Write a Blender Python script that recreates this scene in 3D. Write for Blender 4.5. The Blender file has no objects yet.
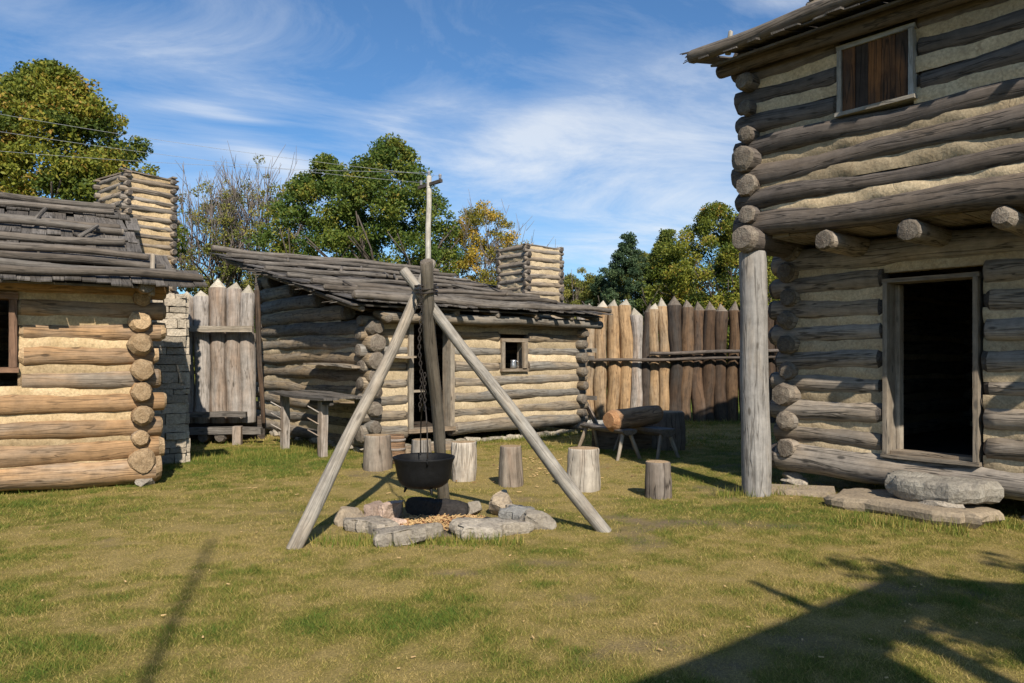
import bpy, math, random
import numpy as np
from mathutils import Vector, Matrix
random.seed(7); RN = np.random.default_rng(7)
R = math.radians
scene = bpy.context.scene
COL = scene.collection
U = random.uniform

# ------------------------------------------------------------------ mesh builder
class MB:
    def __init__(s): s.v=[]; s.f=[]; s.m=[]; s.sm=[]; s.uv=[]; s.rnd=[]
    def vert(s, p, r=0.5): s.v.append((p[0],p[1],p[2])); s.rnd.append(r); return len(s.v)-1
    def face(s, idx, uvs=None, m=0, sm=False):
        s.f.append(tuple(idx)); s.m.append(m); s.sm.append(sm)
        s.uv.extend(uvs if uvs else [(0,0)]*len(idx))
    def build(s, name, mats, parent=None):
        me = bpy.data.meshes.new(name)
        me.from_pydata(s.v, [], s.f)
        if not isinstance(mats,(list,tuple)): mats=[mats]
        for m in mats: me.materials.append(m)
        me.polygons.foreach_set('material_index', s.m)
        me.polygons.foreach_set('use_smooth', s.sm)
        uvl = me.uv_layers.new(name='UVMap')
        uvl.data.foreach_set('uv', np.array(s.uv,dtype=np.float32).ravel())
        a = me.attributes.new('rnd','FLOAT','POINT')
        a.data.foreach_set('value', np.array(s.rnd,dtype=np.float32))
        me.update()
        o = bpy.data.objects.new(name, me); COL.objects.link(o)
        if parent: o.parent = parent
        return o

def tag(o, label=None, cat=None, group=None, kind=None):
    if label: o['label']=label
    if cat: o['category']=cat
    if group: o['group']=group
    if kind: o['kind']=kind
    return o
def empty(name, loc, rz=0, label=None, cat=None, group=None):
    o = bpy.data.objects.new(name, None); COL.objects.link(o)
    o.location = loc; o.rotation_euler=(0,0,rz); o.empty_display_size=.2
    return tag(o,label,cat,group)

def frame(d):
    d = d.normalized()
    a = Vector((0,0,1)) if abs(d.z)<.9 else Vector((0,1,0))
    x = a.cross(d).normalized(); y = d.cross(x).normalized()
    return d,x,y

def log(mb, p0, p1, r0, r1=None, sides=12, seg=.16, wob=.012, rough=.035, m=0, mc=1, tip=None, tipl=.2, rnd=None, bend=0, squash=1.0, endr=None):
    p0=Vector(p0); p1=Vector(p1); r1=r0 if r1 is None else r1
    L=(p1-p0).length
    if L<.02: return
    d,x,y = frame(p1-p0)
    n=max(2,int(L/seg)); rnd=random.random() if rnd is None else rnd
    ph=[U(0,6.28) for _ in range(8)]; uo=U(0,50)
    fl=[1+U(-rough,rough)*1.2 for _ in range(sides)]
    rings=[]; ts=[0]+[ (i/n) for i in range(n+1)]+[1]
    bv=[.02,.02] if endr else [r0*U(.15,.55),r1*U(.15,.55)]
    er=[endr,endr] if endr else [U(.62,.88),U(.62,.88)]
    ts[0]=0; ts[1]=min(bv[0]/L,.1)
    ts[-2]=1-min(bv[1]/L,.1)
    eo=[(U(-.15,.15),U(-.15,.15)) if not endr else (0,0) for _ in range(2)]
    N=len(ts)
    for i,t in enumerate(ts):
        s_=t*L
        ox=wob*(math.sin(s_*1.7+ph[0])+.5*math.sin(s_*4.1+ph[1])); oy=wob*(math.sin(s_*1.4+ph[2])+.5*math.sin(s_*3.7+ph[3]))
        c=p0+d*s_+x*ox+y*oy+Vector((0,0,-1))*bend*4*t*(1-t)
        r=r0+(r1-r0)*t
        r*=1+rough*.9*math.sin(s_*2.3+ph[4])+rough*.6*math.sin(s_*6.1+ph[5])
        if i==0: c=c+x*eo[0][0]*r+y*eo[0][1]*r; r*=er[0]
        if i==N-1: c=c+x*eo[1][0]*r+y*eo[1][1]*r; r*=er[1]
        ring=[]
        for k in range(sides):
            a=2*math.pi*k/sides
            rr=r*fl[k]*(1+U(-rough,rough)*.45)
            ring.append(mb.vert(c+x*math.cos(a)*rr+y*math.sin(a)*rr*squash, rnd))
        rings.append(ring)
    circ=2*math.pi*max(r0,r1)
    for i in range(N-1):
        for k in range(sides):
            k2=(k+1)%sides
            u0=uo+ts[i]*L; u1=uo+ts[i+1]*L; v0=k/sides*circ; v1=(k+1)/sides*circ
            eb=(not endr) and (i==0 or i==N-2) and r0>.05
            if eb: a0=2*math.pi*k/sides; a1=a0+2*math.pi/sides; q=(.9*r0,r0) ; mb.face((rings[i][k],rings[i][k2],rings[i+1][k2],rings[i+1][k]),[(rnd+math.cos(a0)*r0,math.sin(a0)*r0),(rnd+math.cos(a1)*r0,math.sin(a1)*r0),(rnd+math.cos(a1)*r0*1.1,math.sin(a1)*r0*1.1),(rnd+math.cos(a0)*r0*1.1,math.sin(a0)*r0*1.1)],mc if tip is None else m,False)
            else: mb.face((rings[i][k],rings[i][k2],rings[i+1][k2],rings[i+1][k]),[(u0,v0),(u0,v1),(u1,v1),(u1,v0)],m,True)
    def cap(ring,c,out,flip,r,point):
        sg=out
        cc=mb.vert(c+sg*(tipl if point else U(-.004,.012)+r*.04)+((x*U(-.35,.35)+y*U(-.35,.35))*r if point or not endr else Vector()), rnd)
        for k in range(sides):
            k2=(k+1)%sides; a=2*math.pi*k/sides; b=2*math.pi*(k+1)/sides
            A=(r*math.cos(a)+rnd,r*math.sin(a)); B=(r*math.cos(b)+rnd,r*math.sin(b)); C=(rnd,0)
            if flip: mb.face((ring[k2],ring[k],cc),[B,A,C],mc,False)
            else: mb.face((ring[k],ring[k2],cc),[A,B,C],mc,False)
    c0=sum((Vector(mb.v[j]) for j in rings[0]),Vector())/sides
    c1=sum((Vector(mb.v[j]) for j in rings[-1]),Vector())/sides
    cap(rings[0],c0,-d,True,r0,False)
    cap(rings[-1],c1,d,False,r1,bool(tip))

def box(mb, c, ax, ay, az, m=0, rnd=None, j=0.0, along=0, nseg=1, warp=0):
    """box with half vectors ax, ay, az; uv u follows axis 'along'"""
    c=Vector(c); A=[Vector(ax),Vector(ay),Vector(az)]
    o=along; l=A[o]; p=A[(o+1)%3]; q=A[(o+2)%3]
    rnd=random.random() if rnd is None else rnd; uo=U(0,50)
    L=l.length; P=p.length; Q=q.length
    rings=[]; ph=U(0,6.28)
    for i in range(nseg+1):
        t=-1+2*i/nseg; off=q.normalized()*warp*math.sin(t*2+ph)+p.normalized()*warp*.7*math.sin(t*2.6+ph*2)
        jj=(lambda: Vector((U(-j,j),U(-j,j),U(-j,j)))) 
        rings.append([mb.vert(c+l*t+p*a+q*b+off+jj(),rnd) for a,b in ((-1,-1),(1,-1),(1,1),(-1,1))])
    vs=[0,2*P,2*P+2*Q,4*P+2*Q,4*P+4*Q]
    for i in range(nseg):
        for k in range(4):
            k2=(k+1)%4; u0=uo+2*L*i/nseg; u1=uo+2*L*(i+1)/nseg
            mb.face((rings[i][k],rings[i][k2],rings[i+1][k2],rings[i+1][k]),[(u0,vs[k]),(u0,vs[k+1]),(u1,vs[k+1]),(u1,vs[k])],m)
    mb.face(rings[0][::-1],[(0+uo,0),(uo,2*P),(uo+.03,2*P),(uo+.03,0)],m); mb.face(rings[-1],[(uo,0),(uo,2*P),(uo+.03,2*P),(uo+.03,0)],m)

def plank(mb, p0, p1, w, t, side, m=0, rnd=None, nseg=3, warp=.004, j=.002):
    p0=Vector(p0); p1=Vector(p1); d=(p1-p0); s=Vector(side).normalized(); s=(s-d.normalized()*s.dot(d.normalized())).normalized()
    n=d.normalized().cross(s)
    box(mb,(p0+p1)/2,d/2,s*w/2,n*t/2,m,rnd,j,0,nseg,warp)

# fast value noise ------------------------------------------------------
_tab=RN.random((256,256))
def vnoise(x,y,f=1.0,o=0):
    x=np.asarray(x)*f+o*17.3+500; y=np.asarray(y)*f+o*9.1+500
    xi=np.floor(x).astype(int); yi=np.floor(y).astype(int); fx=x-xi; fy=y-yi
    fx=fx*fx*(3-2*fx); fy=fy*fy*(3-2*fy)
    g=lambda a,b:_tab[a%256,b%256]
    return (g(xi,yi)*(1-fx)+g(xi+1,yi)*fx)*(1-fy)+(g(xi,yi+1)*(1-fx)+g(xi+1,yi+1)*fx)*fy
def fbm(x,y,f,o=0):
    return .5*vnoise(x,y,f,o)+.27*vnoise(x,y,f*2.1,o+1)+.15*vnoise(x,y,f*4.3,o+2)+.08*vnoise(x,y,f*8.9,o+3)

# ------------------------------------------------------------------ materials
def newmat(name):
    m=bpy.data.materials.new(name); m.use_nodes=True; nt=m.node_tree
    for n in list(nt.nodes): nt.nodes.remove(n)
    out=nt.nodes.new('ShaderNodeOutputMaterial'); b=nt.nodes.new('ShaderNodeBsdfPrincipled')
    nt.links.new(b.outputs[0],out.inputs[0])
    b.inputs['Roughness'].default_value=.85; b.inputs['Specular IOR Level'].default_value=.25
    return m,nt,b,out
def N(nt,t,**k):
    n=nt.nodes.new(t)
    for a,b in k.items():
        if a.startswith('i_'): n.inputs[a[2:].replace('_',' ')].default_value=b
        else: setattr(n,a,b)
    return n
def math_(nt,op,a,b=None,c=None,clamp=False):
    n=nt.nodes.new('ShaderNodeMath'); n.operation=op; n.use_clamp=clamp
    for i,q in enumerate((a,b,c)):
        if q is None: continue
        if hasattr(q,'links') or hasattr(q,'is_output'): nt.links.new(q,n.inputs[i])
        else: n.inputs[i].default_value=q
    return n.outputs[0]
def ramp(nt,fac,stops,interp='LINEAR'):
    n=nt.nodes.new('ShaderNodeValToRGB'); n.color_ramp.interpolation=interp
    el=n.color_ramp.elements
    while len(el)<len(stops): el.new(.5)
    for e,(p,c) in zip(el,stops):
        e.position=p; e.color=(c[0],c[1],c[2],1) if isinstance(c,(tuple,list)) else (c,c,c,1)
    nt.links.new(fac,n.inputs[0]); return n.outputs[0]
def mixc(nt,fac,a,b,mode='MIX'):
    n=nt.nodes.new('ShaderNodeMix'); n.data_type='RGBA'; n.blend_type=mode
    for s,q in ((n.inputs[0],fac),(n.inputs[6],a),(n.inputs[7],b)):
        if hasattr(q,'is_output'): nt.links.new(q,s)
        elif isinstance(q,(tuple,list)): s.default_value=(q[0],q[1],q[2],1)
        else: s.default_value=q
    return n.outputs[2]
def noise(nt,vec,scale,detail=4,rough=.6,dist=0):
    n=N(nt,'ShaderNodeTexNoise'); n.inputs['Scale'].default_value=scale; n.inputs['Detail'].default_value=detail
    n.inputs['Roughness'].default_value=rough; n.inputs['Distortion'].default_value=dist
    if vec is not None: nt.links.new(vec,n.inputs['Vector'])
    return n.outputs[0]
def comb(nt,x,y,z):
    n=N(nt,'ShaderNodeCombineXYZ')
    for i,q in enumerate((x,y,z)):
        if hasattr(q,'is_output'): nt.links.new(q,n.inputs[i])
        else: n.inputs[i].default_value=q
    return n.outputs[0]
def bump(nt,b,h,strength=.5,dist=.02):
    n=N(nt,'ShaderNodeBump'); n.inputs['Strength'].default_value=strength; n.inputs['Distance'].default_value=dist
    nt.links.new(h,n.inputs['Height']); nt.links.new(n.outputs[0],b.inputs['Normal'])

def wood(name, grey, brown, dark, mix=.5, crack=.5, var=.35, gscale=26, bmp=.6, moss=0, patch=1.0):
    m,nt,b,out=newmat(name)
    uv=N(nt,'ShaderNodeUVMap'); uv.uv_map='UVMap'
    sp=N(nt,'ShaderNodeSeparateXYZ'); nt.links.new(uv.outputs[0],sp.inputs[0])
    at=N(nt,'ShaderNodeAttribute'); at.attribute_name='rnd'; r=at.outputs['Fac']
    z=math_(nt,'MULTIPLY',r,31.7)
    gv=comb(nt,math_(nt,'MULTIPLY',sp.outputs[0],1.6),math_(nt,'MULTIPLY',sp.outputs[1],gscale),z)
    grain=noise(nt,gv,1.0,5,.62,.4)
    pv=comb(nt,math_(nt,'MULTIPLY',sp.outputs[0],1.3),math_(nt,'MULTIPLY',sp.outputs[1],5),z)
    pat=noise(nt,pv,patch,3,.55,.3)
    cv=comb(nt,math_(nt,'MULTIPLY',sp.outputs[0],.9),math_(nt,'MULTIPLY',sp.outputs[1],gscale*.55),math_(nt,'ADD',z,9))
    cr=noise(nt,cv,1.0,3,.5,.6)
    crk=math_(nt,'ABSOLUTE',math_(nt,'SUBTRACT',cr,.5))
    crf=ramp(nt,crk,[(0,0.0),(.008,.2),(.028,1.0)])
    sel=math_(nt,'ADD',math_(nt,'MULTIPLY',math_(nt,'SUBTRACT',pat,.5),2.6),math_(nt,'ADD',math_(nt,'MULTIPLY',math_(nt,'SUBTRACT',r,.5),.9),mix),None,True)
    c=mixc(nt,sel,grey,brown)
    g2=ramp(nt,grain,[(.25,.62),(.5,.97),(.75,1.22)])
    c=mixc(nt,.85,c,g2,'MULTIPLY')
    c=mixc(nt,math_(nt,'MULTIPLY',math_(nt,'SUBTRACT',1.0,crf),crack),c,dark)
    fine=noise(nt,comb(nt,math_(nt,'MULTIPLY',sp.outputs[0],12),math_(nt,'MULTIPLY',sp.outputs[1],90),z),1,3,.6)
    c=mixc(nt,.5,c,ramp(nt,fine,[(.3,.72),(.7,1.25)]),'MULTIPLY')
    tc=N(nt,'ShaderNodeTexCoord'); sp2=noise(nt,tc.outputs['Object'],7,5,.65)
    c=mixc(nt,.6,c,ramp(nt,sp2,[(.32,.62),(.5,1.0),(.68,1.3)]),'MULTIPLY')
    vk=N(nt,'ShaderNodeTexVoronoi'); vk.inputs['Scale'].default_value=1.0
    nt.links.new(comb(nt,math_(nt,'MULTIPLY',sp.outputs[0],2.2),math_(nt,'MULTIPLY',sp.outputs[1],5.5),z),vk.inputs['Vector'])
    c=mixc(nt,ramp(nt,vk.outputs['Distance'],[(.07,.75),(.13,0.0)]),c,dark)
    # per-log brightness
    br=math_(nt,'ADD',1-var*.5,math_(nt,'MULTIPLY',math_(nt,'FRACT',math_(nt,'MULTIPLY',r,7.31)),var))
    vv=N(nt,'ShaderNodeVectorMath',operation='SCALE'); nt.links.new(c,vv.inputs[0]); nt.links.new(br,vv.inputs['Scale'])
    nt.links.new(vv.outputs[0],b.inputs['Base Color'])
    h=math_(nt,'ADD',math_(nt,'MULTIPLY',grain,.7),math_(nt,'MULTIPLY',crf,.5))
    bump(nt,b,h,bmp,.015)
    return m
def endgrain(name, c1, c2):
    m,nt,b,out=newmat(name)
    uv=N(nt,'ShaderNodeUVMap'); uv.uv_map='UVMap'
    at=N(nt,'ShaderNodeAttribute'); at.attribute_name='rnd'; r=at.outputs['Fac']
    tc=N(nt,'ShaderNodeTexCoord')
    n1=noise(nt,tc.outputs['Object'],14,5,.7); n2=noise(nt,tc.outputs['Object'],60,3,.6)
    sp=N(nt,'ShaderNodeSeparateXYZ'); nt.links.new(uv.outputs[0],sp.inputs[0])
    dx=math_(nt,'SUBTRACT',sp.outputs[0],r)
    rad=math_(nt,'SQRT',math_(nt,'ADD',math_(nt,'MULTIPLY',dx,dx),math_(nt,'MULTIPLY',sp.outputs[1],sp.outputs[1])))
    ring=math_(nt,'SINE',math_(nt,'ADD',math_(nt,'MULTIPLY',rad,520),math_(nt,'MULTIPLY',n1,9)))
    c=mixc(nt,ramp(nt,n1,[(.35,0.0),(.65,1.0)]),c1,c2)
    c=mixc(nt,.35,c,ramp(nt,ring,[(0,.65),(1,1.1)]),'MULTIPLY')
    c=mixc(nt,.7,c,ramp(nt,n2,[(.3,.5),(.7,1.25)]),'MULTIPLY')
    br=math_(nt,'ADD',.7,math_(nt,'MULTIPLY',math_(nt,'FRACT',math_(nt,'MULTIPLY',r,5.7)),.6))
    vv=N(nt,'ShaderNodeVectorMath',operation='SCALE'); nt.links.new(c,vv.inputs[0]); nt.links.new(br,vv.inputs['Scale'])
    nt.links.new(vv.outputs[0],b.inputs['Base Color'])
    bump(nt,b,math_(nt,'ADD',n1,math_(nt,'MULTIPLY',n2,.6)),.8,.02)
    return m
def rocky(name, c1, c2, c3, scale=1.0, bmp=.7, crack=False):
    m,nt,b,out=newmat(name)
    tc=N(nt,'ShaderNodeTexCoord'); at=N(nt,'ShaderNodeAttribute'); at.attribute_name='rnd'
    o=tc.outputs['Object']
    n1=noise(nt,o,5*scale,6,.65); n2=noise(nt,o,38*scale,5,.7); n3=noise(nt,o,16*scale,4,.6,1.0)
    c=mixc(nt,ramp(nt,n1,[(.35,0.0),(.65,1.0)]),c1,c2)
    c=mixc(nt,ramp(nt,n3,[(.55,0.0),(.7,.8)]),c,c3)
    c=mixc(nt,.75,c,ramp(nt,n2,[(.3,.55),(.7,1.3)]),'MULTIPLY')
    hh=None
    if crack:
        w1=N(nt,'ShaderNodeVectorMath',operation='ADD'); nz=N(nt,'ShaderNodeTexNoise'); nz.inputs['Scale'].default_value=6; nt.links.new(o,nz.inputs['Vector'])
        sc=N(nt,'ShaderNodeVectorMath',operation='SCALE'); sc.inputs['Scale'].default_value=.16; nt.links.new(nz.outputs['Color'],sc.inputs[0])
        nt.links.new(o,w1.inputs[0]); nt.links.new(sc.outputs[0],w1.inputs[1])
        vo=N(nt,'ShaderNodeTexVoronoi'); vo.feature='DISTANCE_TO_EDGE'; vo.inputs['Scale'].default_value=5.5; nt.links.new(w1.outputs[0],vo.inputs['Vector'])
        gate=ramp(nt,noise(nt,o,2.3,3,.6),[(.56,0.0),(.66,.8)])
        hh=math_(nt,'MAXIMUM',ramp(nt,vo.outputs['Distance'],[(0,0.0),(.035,1.0)]),math_(nt,'SUBTRACT',1.0,gate))
        c=mixc(nt,math_(nt,'MULTIPLY',math_(nt,'SUBTRACT',1.0,hh),.3),c,(c3[0]*.35,c3[1]*.35,c3[2]*.35))
        stain=ramp(nt,noise(nt,o,1.7,5,.7),[(.5,0.0),(.72,.55)]); c=mixc(nt,stain,c,(c3[0]*.75,c3[1]*.7,c3[2]*.65))
    br=math_(nt,'ADD',.72,math_(nt,'MULTIPLY',at.outputs['Fac'],.55))
    vv=N(nt,'ShaderNodeVectorMath',operation='SCALE'); nt.links.new(c,vv.inputs[0]); nt.links.new(br,vv.inputs['Scale'])
    nt.links.new(vv.outputs[0],b.inputs['Base Color'])
    hs=math_(nt,'ADD',math_(nt,'MULTIPLY',n3,1.0),math_(nt,'MULTIPLY',n2,.5))
    if hh is not None: hs=math_(nt,'ADD',hs,math_(nt,'MULTIPLY',hh,.5))
    bump(nt,b,hs,bmp,.02)
    return m

W_MID  = wood('weathered_log', (.185,.17,.15),(.26,.195,.125),(.04,.032,.025),.45,.7,.4)
W_LEFT = wood('tan_log', (.22,.18,.14),(.32,.195,.1),(.06,.04,.025),.6,.6,.35)
W_BLOCK= wood('dark_grey_log', (.105,.088,.077),(.125,.096,.073),(.02,.018,.016),.35,.8,.4)
W_BLOCK2= wood('grey_brown_log', (.225,.195,.165),(.25,.195,.14),(.02,.018,.016),.4,.8,.4)
W_POST = wood('silver_post', (.23,.215,.2),(.27,.215,.155),(.06,.05,.04),.3,.6,.2)
W_POLE = wood('tripod_pole_wood', (.27,.25,.22),(.27,.215,.155),(.1,.085,.07),.3,.4,.2,30)
W_POLED= wood('dark_pole_wood', (.15,.13,.105),(.13,.1,.07),(.03,.025,.02),.5,.6,.2,30)
W_ROOF = wood('roof_board_wood', (.12,.108,.098),(.085,.073,.062),(.02,.018,.016),.5,.6,.7,40)
W_RPOLE= wood('roof_pole_wood', (.14,.124,.108),(.11,.09,.072),(.03,.026,.022),.4,.7,.4)
W_PICK = wood('picket_grey', (.3,.27,.245),(.26,.19,.14),(.05,.04,.03),.3,.5,.3)
W_PTAN = wood('picket_tan', (.28,.22,.155),(.33,.215,.115),(.1,.055,.03),.6,.6,.25)
W_PDARK= wood('picket_dark_shade', (.06,.052,.046),(.085,.052,.032),(.02,.015,.012),.5,.6,.6)  # weathered tone, darkened further as painted shade for the right palisade pickets
W_BARK = wood('stump_bark', (.25,.215,.175),(.18,.13,.095),(.06,.045,.033),.4,.4,.2,14,1.0)
W_LOGB = wood('log_bark', (.2,.13,.085),(.3,.18,.1),(.06,.035,.02),.5,.6,.2,16,1.0)
W_FRAME= wood('frame_board', (.27,.235,.19),(.24,.18,.125),(.05,.04,.03),.4,.4,.2,34)
W_FGREY= wood('pale_grey_board', (.19,.165,.135),(.18,.14,.1),(.06,.055,.05),.25,.4,.2,34)
W_SHF= wood('shutter_frame_board', (.3,.29,.27),(.26,.23,.19),(.08,.07,.06),.3,.4,.2,34)
W_SHUT = wood('rusty_brown_board', (.045,.032,.025),(.19,.08,.028),(.012,.01,.008),.3,.8,.3,30,.6,0,1.4)
W_RED  = wood('red_brown_frame', (.17,.1,.065),(.2,.115,.07),(.04,.025,.02),.5,.4,.2,34)
E_GREY = endgrain('weathered_end_grain',(.2,.17,.135),(.12,.095,.075))
E_TAN  = endgrain('tan_end_grain',(.42,.3,.18),(.3,.2,.11))
E_SAW  = endgrain('fresh_sawn_end',(.42,.24,.12),(.33,.16,.075))
E_TIP  = endgrain('hewn_tip',(.5,.45,.36),(.38,.33,.26))
E_DARK = endgrain('dark_end_grain',(.13,.11,.095),(.07,.058,.048))
CH_MID = rocky('pale_lime_chinking',(.5,.4,.265),(.42,.33,.21),(.32,.25,.16),1.0,.35,True)
CH_LEFT= rocky('yellow_clay_chinking',(.48,.36,.215),(.4,.29,.16),(.3,.215,.115),1.0,.35,True)
CH_BLK = rocky('clay_chinking',(.47,.375,.245),(.4,.31,.195),(.3,.225,.14),1.0,.35,True)
LIME   = rocky('pale_limestone',(.38,.335,.275),(.29,.25,.2),(.17,.145,.12),1.0,.9)
LIME2  = rocky('brown_grey_stone',(.3,.26,.21),(.36,.31,.25),(.2,.17,.14),1.0,.9)
PINKS  = rocky('pinkish_stone',(.4,.29,.23),(.36,.27,.21),(.22,.17,.14),1.0,.9)
GREYS  = rocky('grey_slab_stone',(.33,.32,.3),(.27,.26,.24),(.18,.17,.16),1.0,.9)
CONC   = rocky('tan_slab_stone',(.31,.245,.17),(.25,.2,.145),(.18,.145,.11),1.0,.4)
STEPM  = rocky('doorstep_stone',(.34,.31,.26),(.24,.215,.18),(.15,.135,.115),.8,.9)
SOOT   = rocky('sooty_stone',(.02,.019,.018),(.035,.03,.028),(.012,.012,.012),1.0,.7)
MORTAR = rocky('earth_mortar',(.2,.165,.12),(.16,.13,.1),(.12,.1,.08),1.0,.6)
def plain(name,c,rough=.6,metal=0,spec=.4,nb=0):
    m,nt,b,out=newmat(name); b.inputs['Roughness'].default_value=rough; b.inputs['Metallic'].default_value=metal
    b.inputs['Specular IOR Level'].default_value=spec
    tc=N(nt,'ShaderNodeTexCoord'); n=noise(nt,tc.outputs['Object'],22,5,.65)
    nt.links.new(mixc(nt,.8,c,ramp(nt,n,[(.3,.6),(.7,1.35)]),'MULTIPLY'),b.inputs['Base Color'])
    if nb: bump(nt,b,n,nb,.006)
    return m
IRON=plain('cast_iron',(.006,.006,.0065),.6,0,.2,.6)
CHAINM=plain('rusted_chain_iron',(.03,.024,.02),.6,.3)
PEWTER=plain('pewter',(.42,.42,.43),.35,.8)
UTIL=wood('utility_pole_wood',(.42,.39,.34),(.4,.35,.28),(.2,.17,.14),.4,.2,.1)
WIRE=plain('wire_metal',(.25,.26,.28),.6)
CERAM=plain('insulator_ceramic',(.2,.2,.22),.3)
DIRT=rocky('trodden_dirt',(.14,.11,.08),(.18,.14,.1),(.1,.08,.06),1.0,.4)

# ------------------------------------------------------------------ ground colour field (lawn wear: dry tan / green turf)
def sstep(a,b,x): t=np.clip((x-a)/(b-a),0,1); return t*t*(3-2*t)
def green(x,y):
    g=fbm(x,y,.45,3)*.75+fbm(x,y,1.9,9)*.9+fbm(x,y,7,19)*1.5-1.29
    def blob(cx,cy,rx,ry,a): return a*np.exp(-(((x-cx)/rx)**2+((y-cy)/ry)**2))
    g=g+blob(-3.6,11.2,2.0,1.6,.8)+blob(3.0,11.5,2.2,3.0,.35)+blob(3.0,7.0,1.9,1.0,.45)+blob(-.75,4.3,.45,.3,.65)+blob(.9,5.6,.7,.25,.3)+blob(.2,5.9,.5,.2,.3)
    g=g+blob(1.6,7.3,1.0,.7,.3)-blob(.4,10.3,1.6,1.5,.6)-blob(-1.2,9.2,1.4,1.0,.35)-blob(.9,11,.6,.8,.4)+sstep(15,24,y)*.6-blob(-2.2,6.2,1.5,1.4,.15)+blob(-5.2,7.8,.9,.35,.35)
    g=g+blob(-2.2,4.6,1.2,.8,.12)-blob(.4,4.3,1.0,.8,.12)
    return np.clip(g,0,1)
def bare(x,y):
    d=lambda cx,cy,rx,ry:np.exp(-(((x-cx)/rx)**2+((y-cy)/ry)**2))
    b=sstep(.66,.8,fbm(x,y,1.6,21))*.7
    b=b+d(1.55,6.9,.5,.12)+d(2.3,6.75,.35,.1)*.7+d(.72,3.95,.25,.1)*.8+d(1.55,4.0,.25,.15)*.8+d(-.72,6.9,.6,.6)*1.2+d(.25,5.55,.3,.08)*.8+d(-.4,5.25,.2,.07)
    return np.clip(b,0,1)
def gz(x,y):
    return (fbm(x,y,.6,31)-.5)*.035+(fbm(x,y,2.5,41)-.5)*.018
def grasscol(name, isblade):
    m,nt,b,out=newmat(name)
    at=N(nt,'ShaderNodeAttribute'); at.attribute_name='green'; g=at.outputs['Fac']
    ab=N(nt,'ShaderNodeAttribute'); ab.attribute_name='bare'
    ar=N(nt,'ShaderNodeAttribute'); ar.attribute_name='rnd'; r=ar.outputs['Fac']
    geo=N(nt,'ShaderNodeNewGeometry'); P=geo.outputs['Position']
    if isblade:
        c=ramp(nt,math_(nt,'ADD',math_(nt,'MULTIPLY',g,.75),math_(nt,'MULTIPLY',math_(nt,'SUBTRACT',r,.42),.75),None,True),
            [(0,(.47,.35,.14)),(.25,(.37,.29,.085)),(.5,(.23,.21,.045)),(.75,(.145,.175,.026)),(1,(.085,.155,.02))])
        nt.links.new(c,b.inputs['Base Color'])
        tr=N(nt,'ShaderNodeBsdfTranslucent'); nt.links.new(c,tr.inputs[0])
        mx=N(nt,'ShaderNodeMixShader'); mx.inputs[0].default_value=.3
        nt.links.new(b.outputs[0],mx.inputs[1]); nt.links.new(tr.outputs[0],mx.inputs[2]); nt.links.new(mx.outputs[0],out.inputs[0])
        b.inputs['Roughness'].default_value=.7
    else:
        n1=noise(nt,P,9,5,.7); n2=noise(nt,P,70,4,.75)
        f=math_(nt,'ADD',math_(nt,'ADD',math_(nt,'MULTIPLY',g,.8),math_(nt,'MULTIPLY',math_(nt,'SUBTRACT',n1,.5),.7)),.12,None,True)
        c=ramp(nt,f,[(0,(.3,.225,.09)),(.3,(.23,.18,.058)),(.6,(.145,.135,.03)),(1,(.07,.1,.018))])
        c=mixc(nt,math_(nt,'MULTIPLY',ab.outputs['Fac'],ramp(nt,n1,[(.35,.3),(.6,1.0)])),c,(.2,.145,.095))
        c=mixc(nt,.85,c,ramp(nt,n2,[(.3,.45),(.7,1.4)]),'MULTIPLY')
        nt.links.new(c,b.inputs['Base Color']); bump(nt,b,n2,.8,.02)
        b.inputs['Roughness'].default_value=.95; b.inputs['Specular IOR Level'].default_value=.1
    return m
GROUND=grasscol('lawn_soil',False); BLADE=grasscol('grass_blade',True)

def npmesh(name, verts, faces, mat, attrs=None, smooth=False, parent=None):
    me=bpy.data.meshes.new(name); verts=np.asarray(verts,dtype=np.float32); faces=np.asarray(faces,dtype=np.int32)
    k=faces.shape[1]
    me.vertices.add(len(verts)); me.vertices.foreach_set('co',verts.ravel())
    me.loops.add(faces.size); me.loops.foreach_set('vertex_index',faces.ravel())
    me.polygons.add(len(faces)); me.polygons.foreach_set('loop_start',np.arange(0,faces.size,k,dtype=np.int32))
    me.polygons.foreach_set('loop_total',np.full(len(faces),k,dtype=np.int32))
    if smooth: me.polygons.foreach_set('use_smooth',np.ones(len(faces),dtype=bool))
    me.update(calc_edges=True)
    for n,a in (attrs or {}).items():
        at=me.attributes.new(n,'FLOAT','POINT'); at.data.foreach_set('value',np.asarray(a,dtype=np.float32))
    me.materials.append(mat)
    o=bpy.data.objects.new(name,me); COL.objects.link(o)
    if parent: o.parent=parent
    return o

# ground sheet
def axis(lo,hi,st,far):
    a=list(np.arange(lo,hi+1e-6,st)); s=st; p=[];q=[]
    x=hi
    while x<far: s*=1.35; x+=s; p.append(x)
    x=lo; s=st
    while x>-far: s*=1.35; x-=s; q.append(x)
    return np.array(q[::-1]+a+p)
gx=axis(-9,9,.09,900); gy=axis(2,16,.09,900)
X,Y=np.meshgrid(gx,gy); xs=X.ravel(); ys=Y.ravel()
zz=np.where((np.abs(xs)<60)&(np.abs(ys)<60),gz(xs,ys),0)
nx=len(gx); ny=len(gy); idx=np.arange(nx*ny).reshape(ny,nx)
F=np.stack([idx[:-1,:-1].ravel(),idx[:-1,1:].ravel(),idx[1:,1:].ravel(),idx[1:,:-1].ravel()],1)
g=npmesh('ground',np.stack([xs,ys,zz],1),F,GROUND,{'green':green(xs,ys),'bare':bare(xs,ys)},True)
tag(g,kind='structure')

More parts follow.
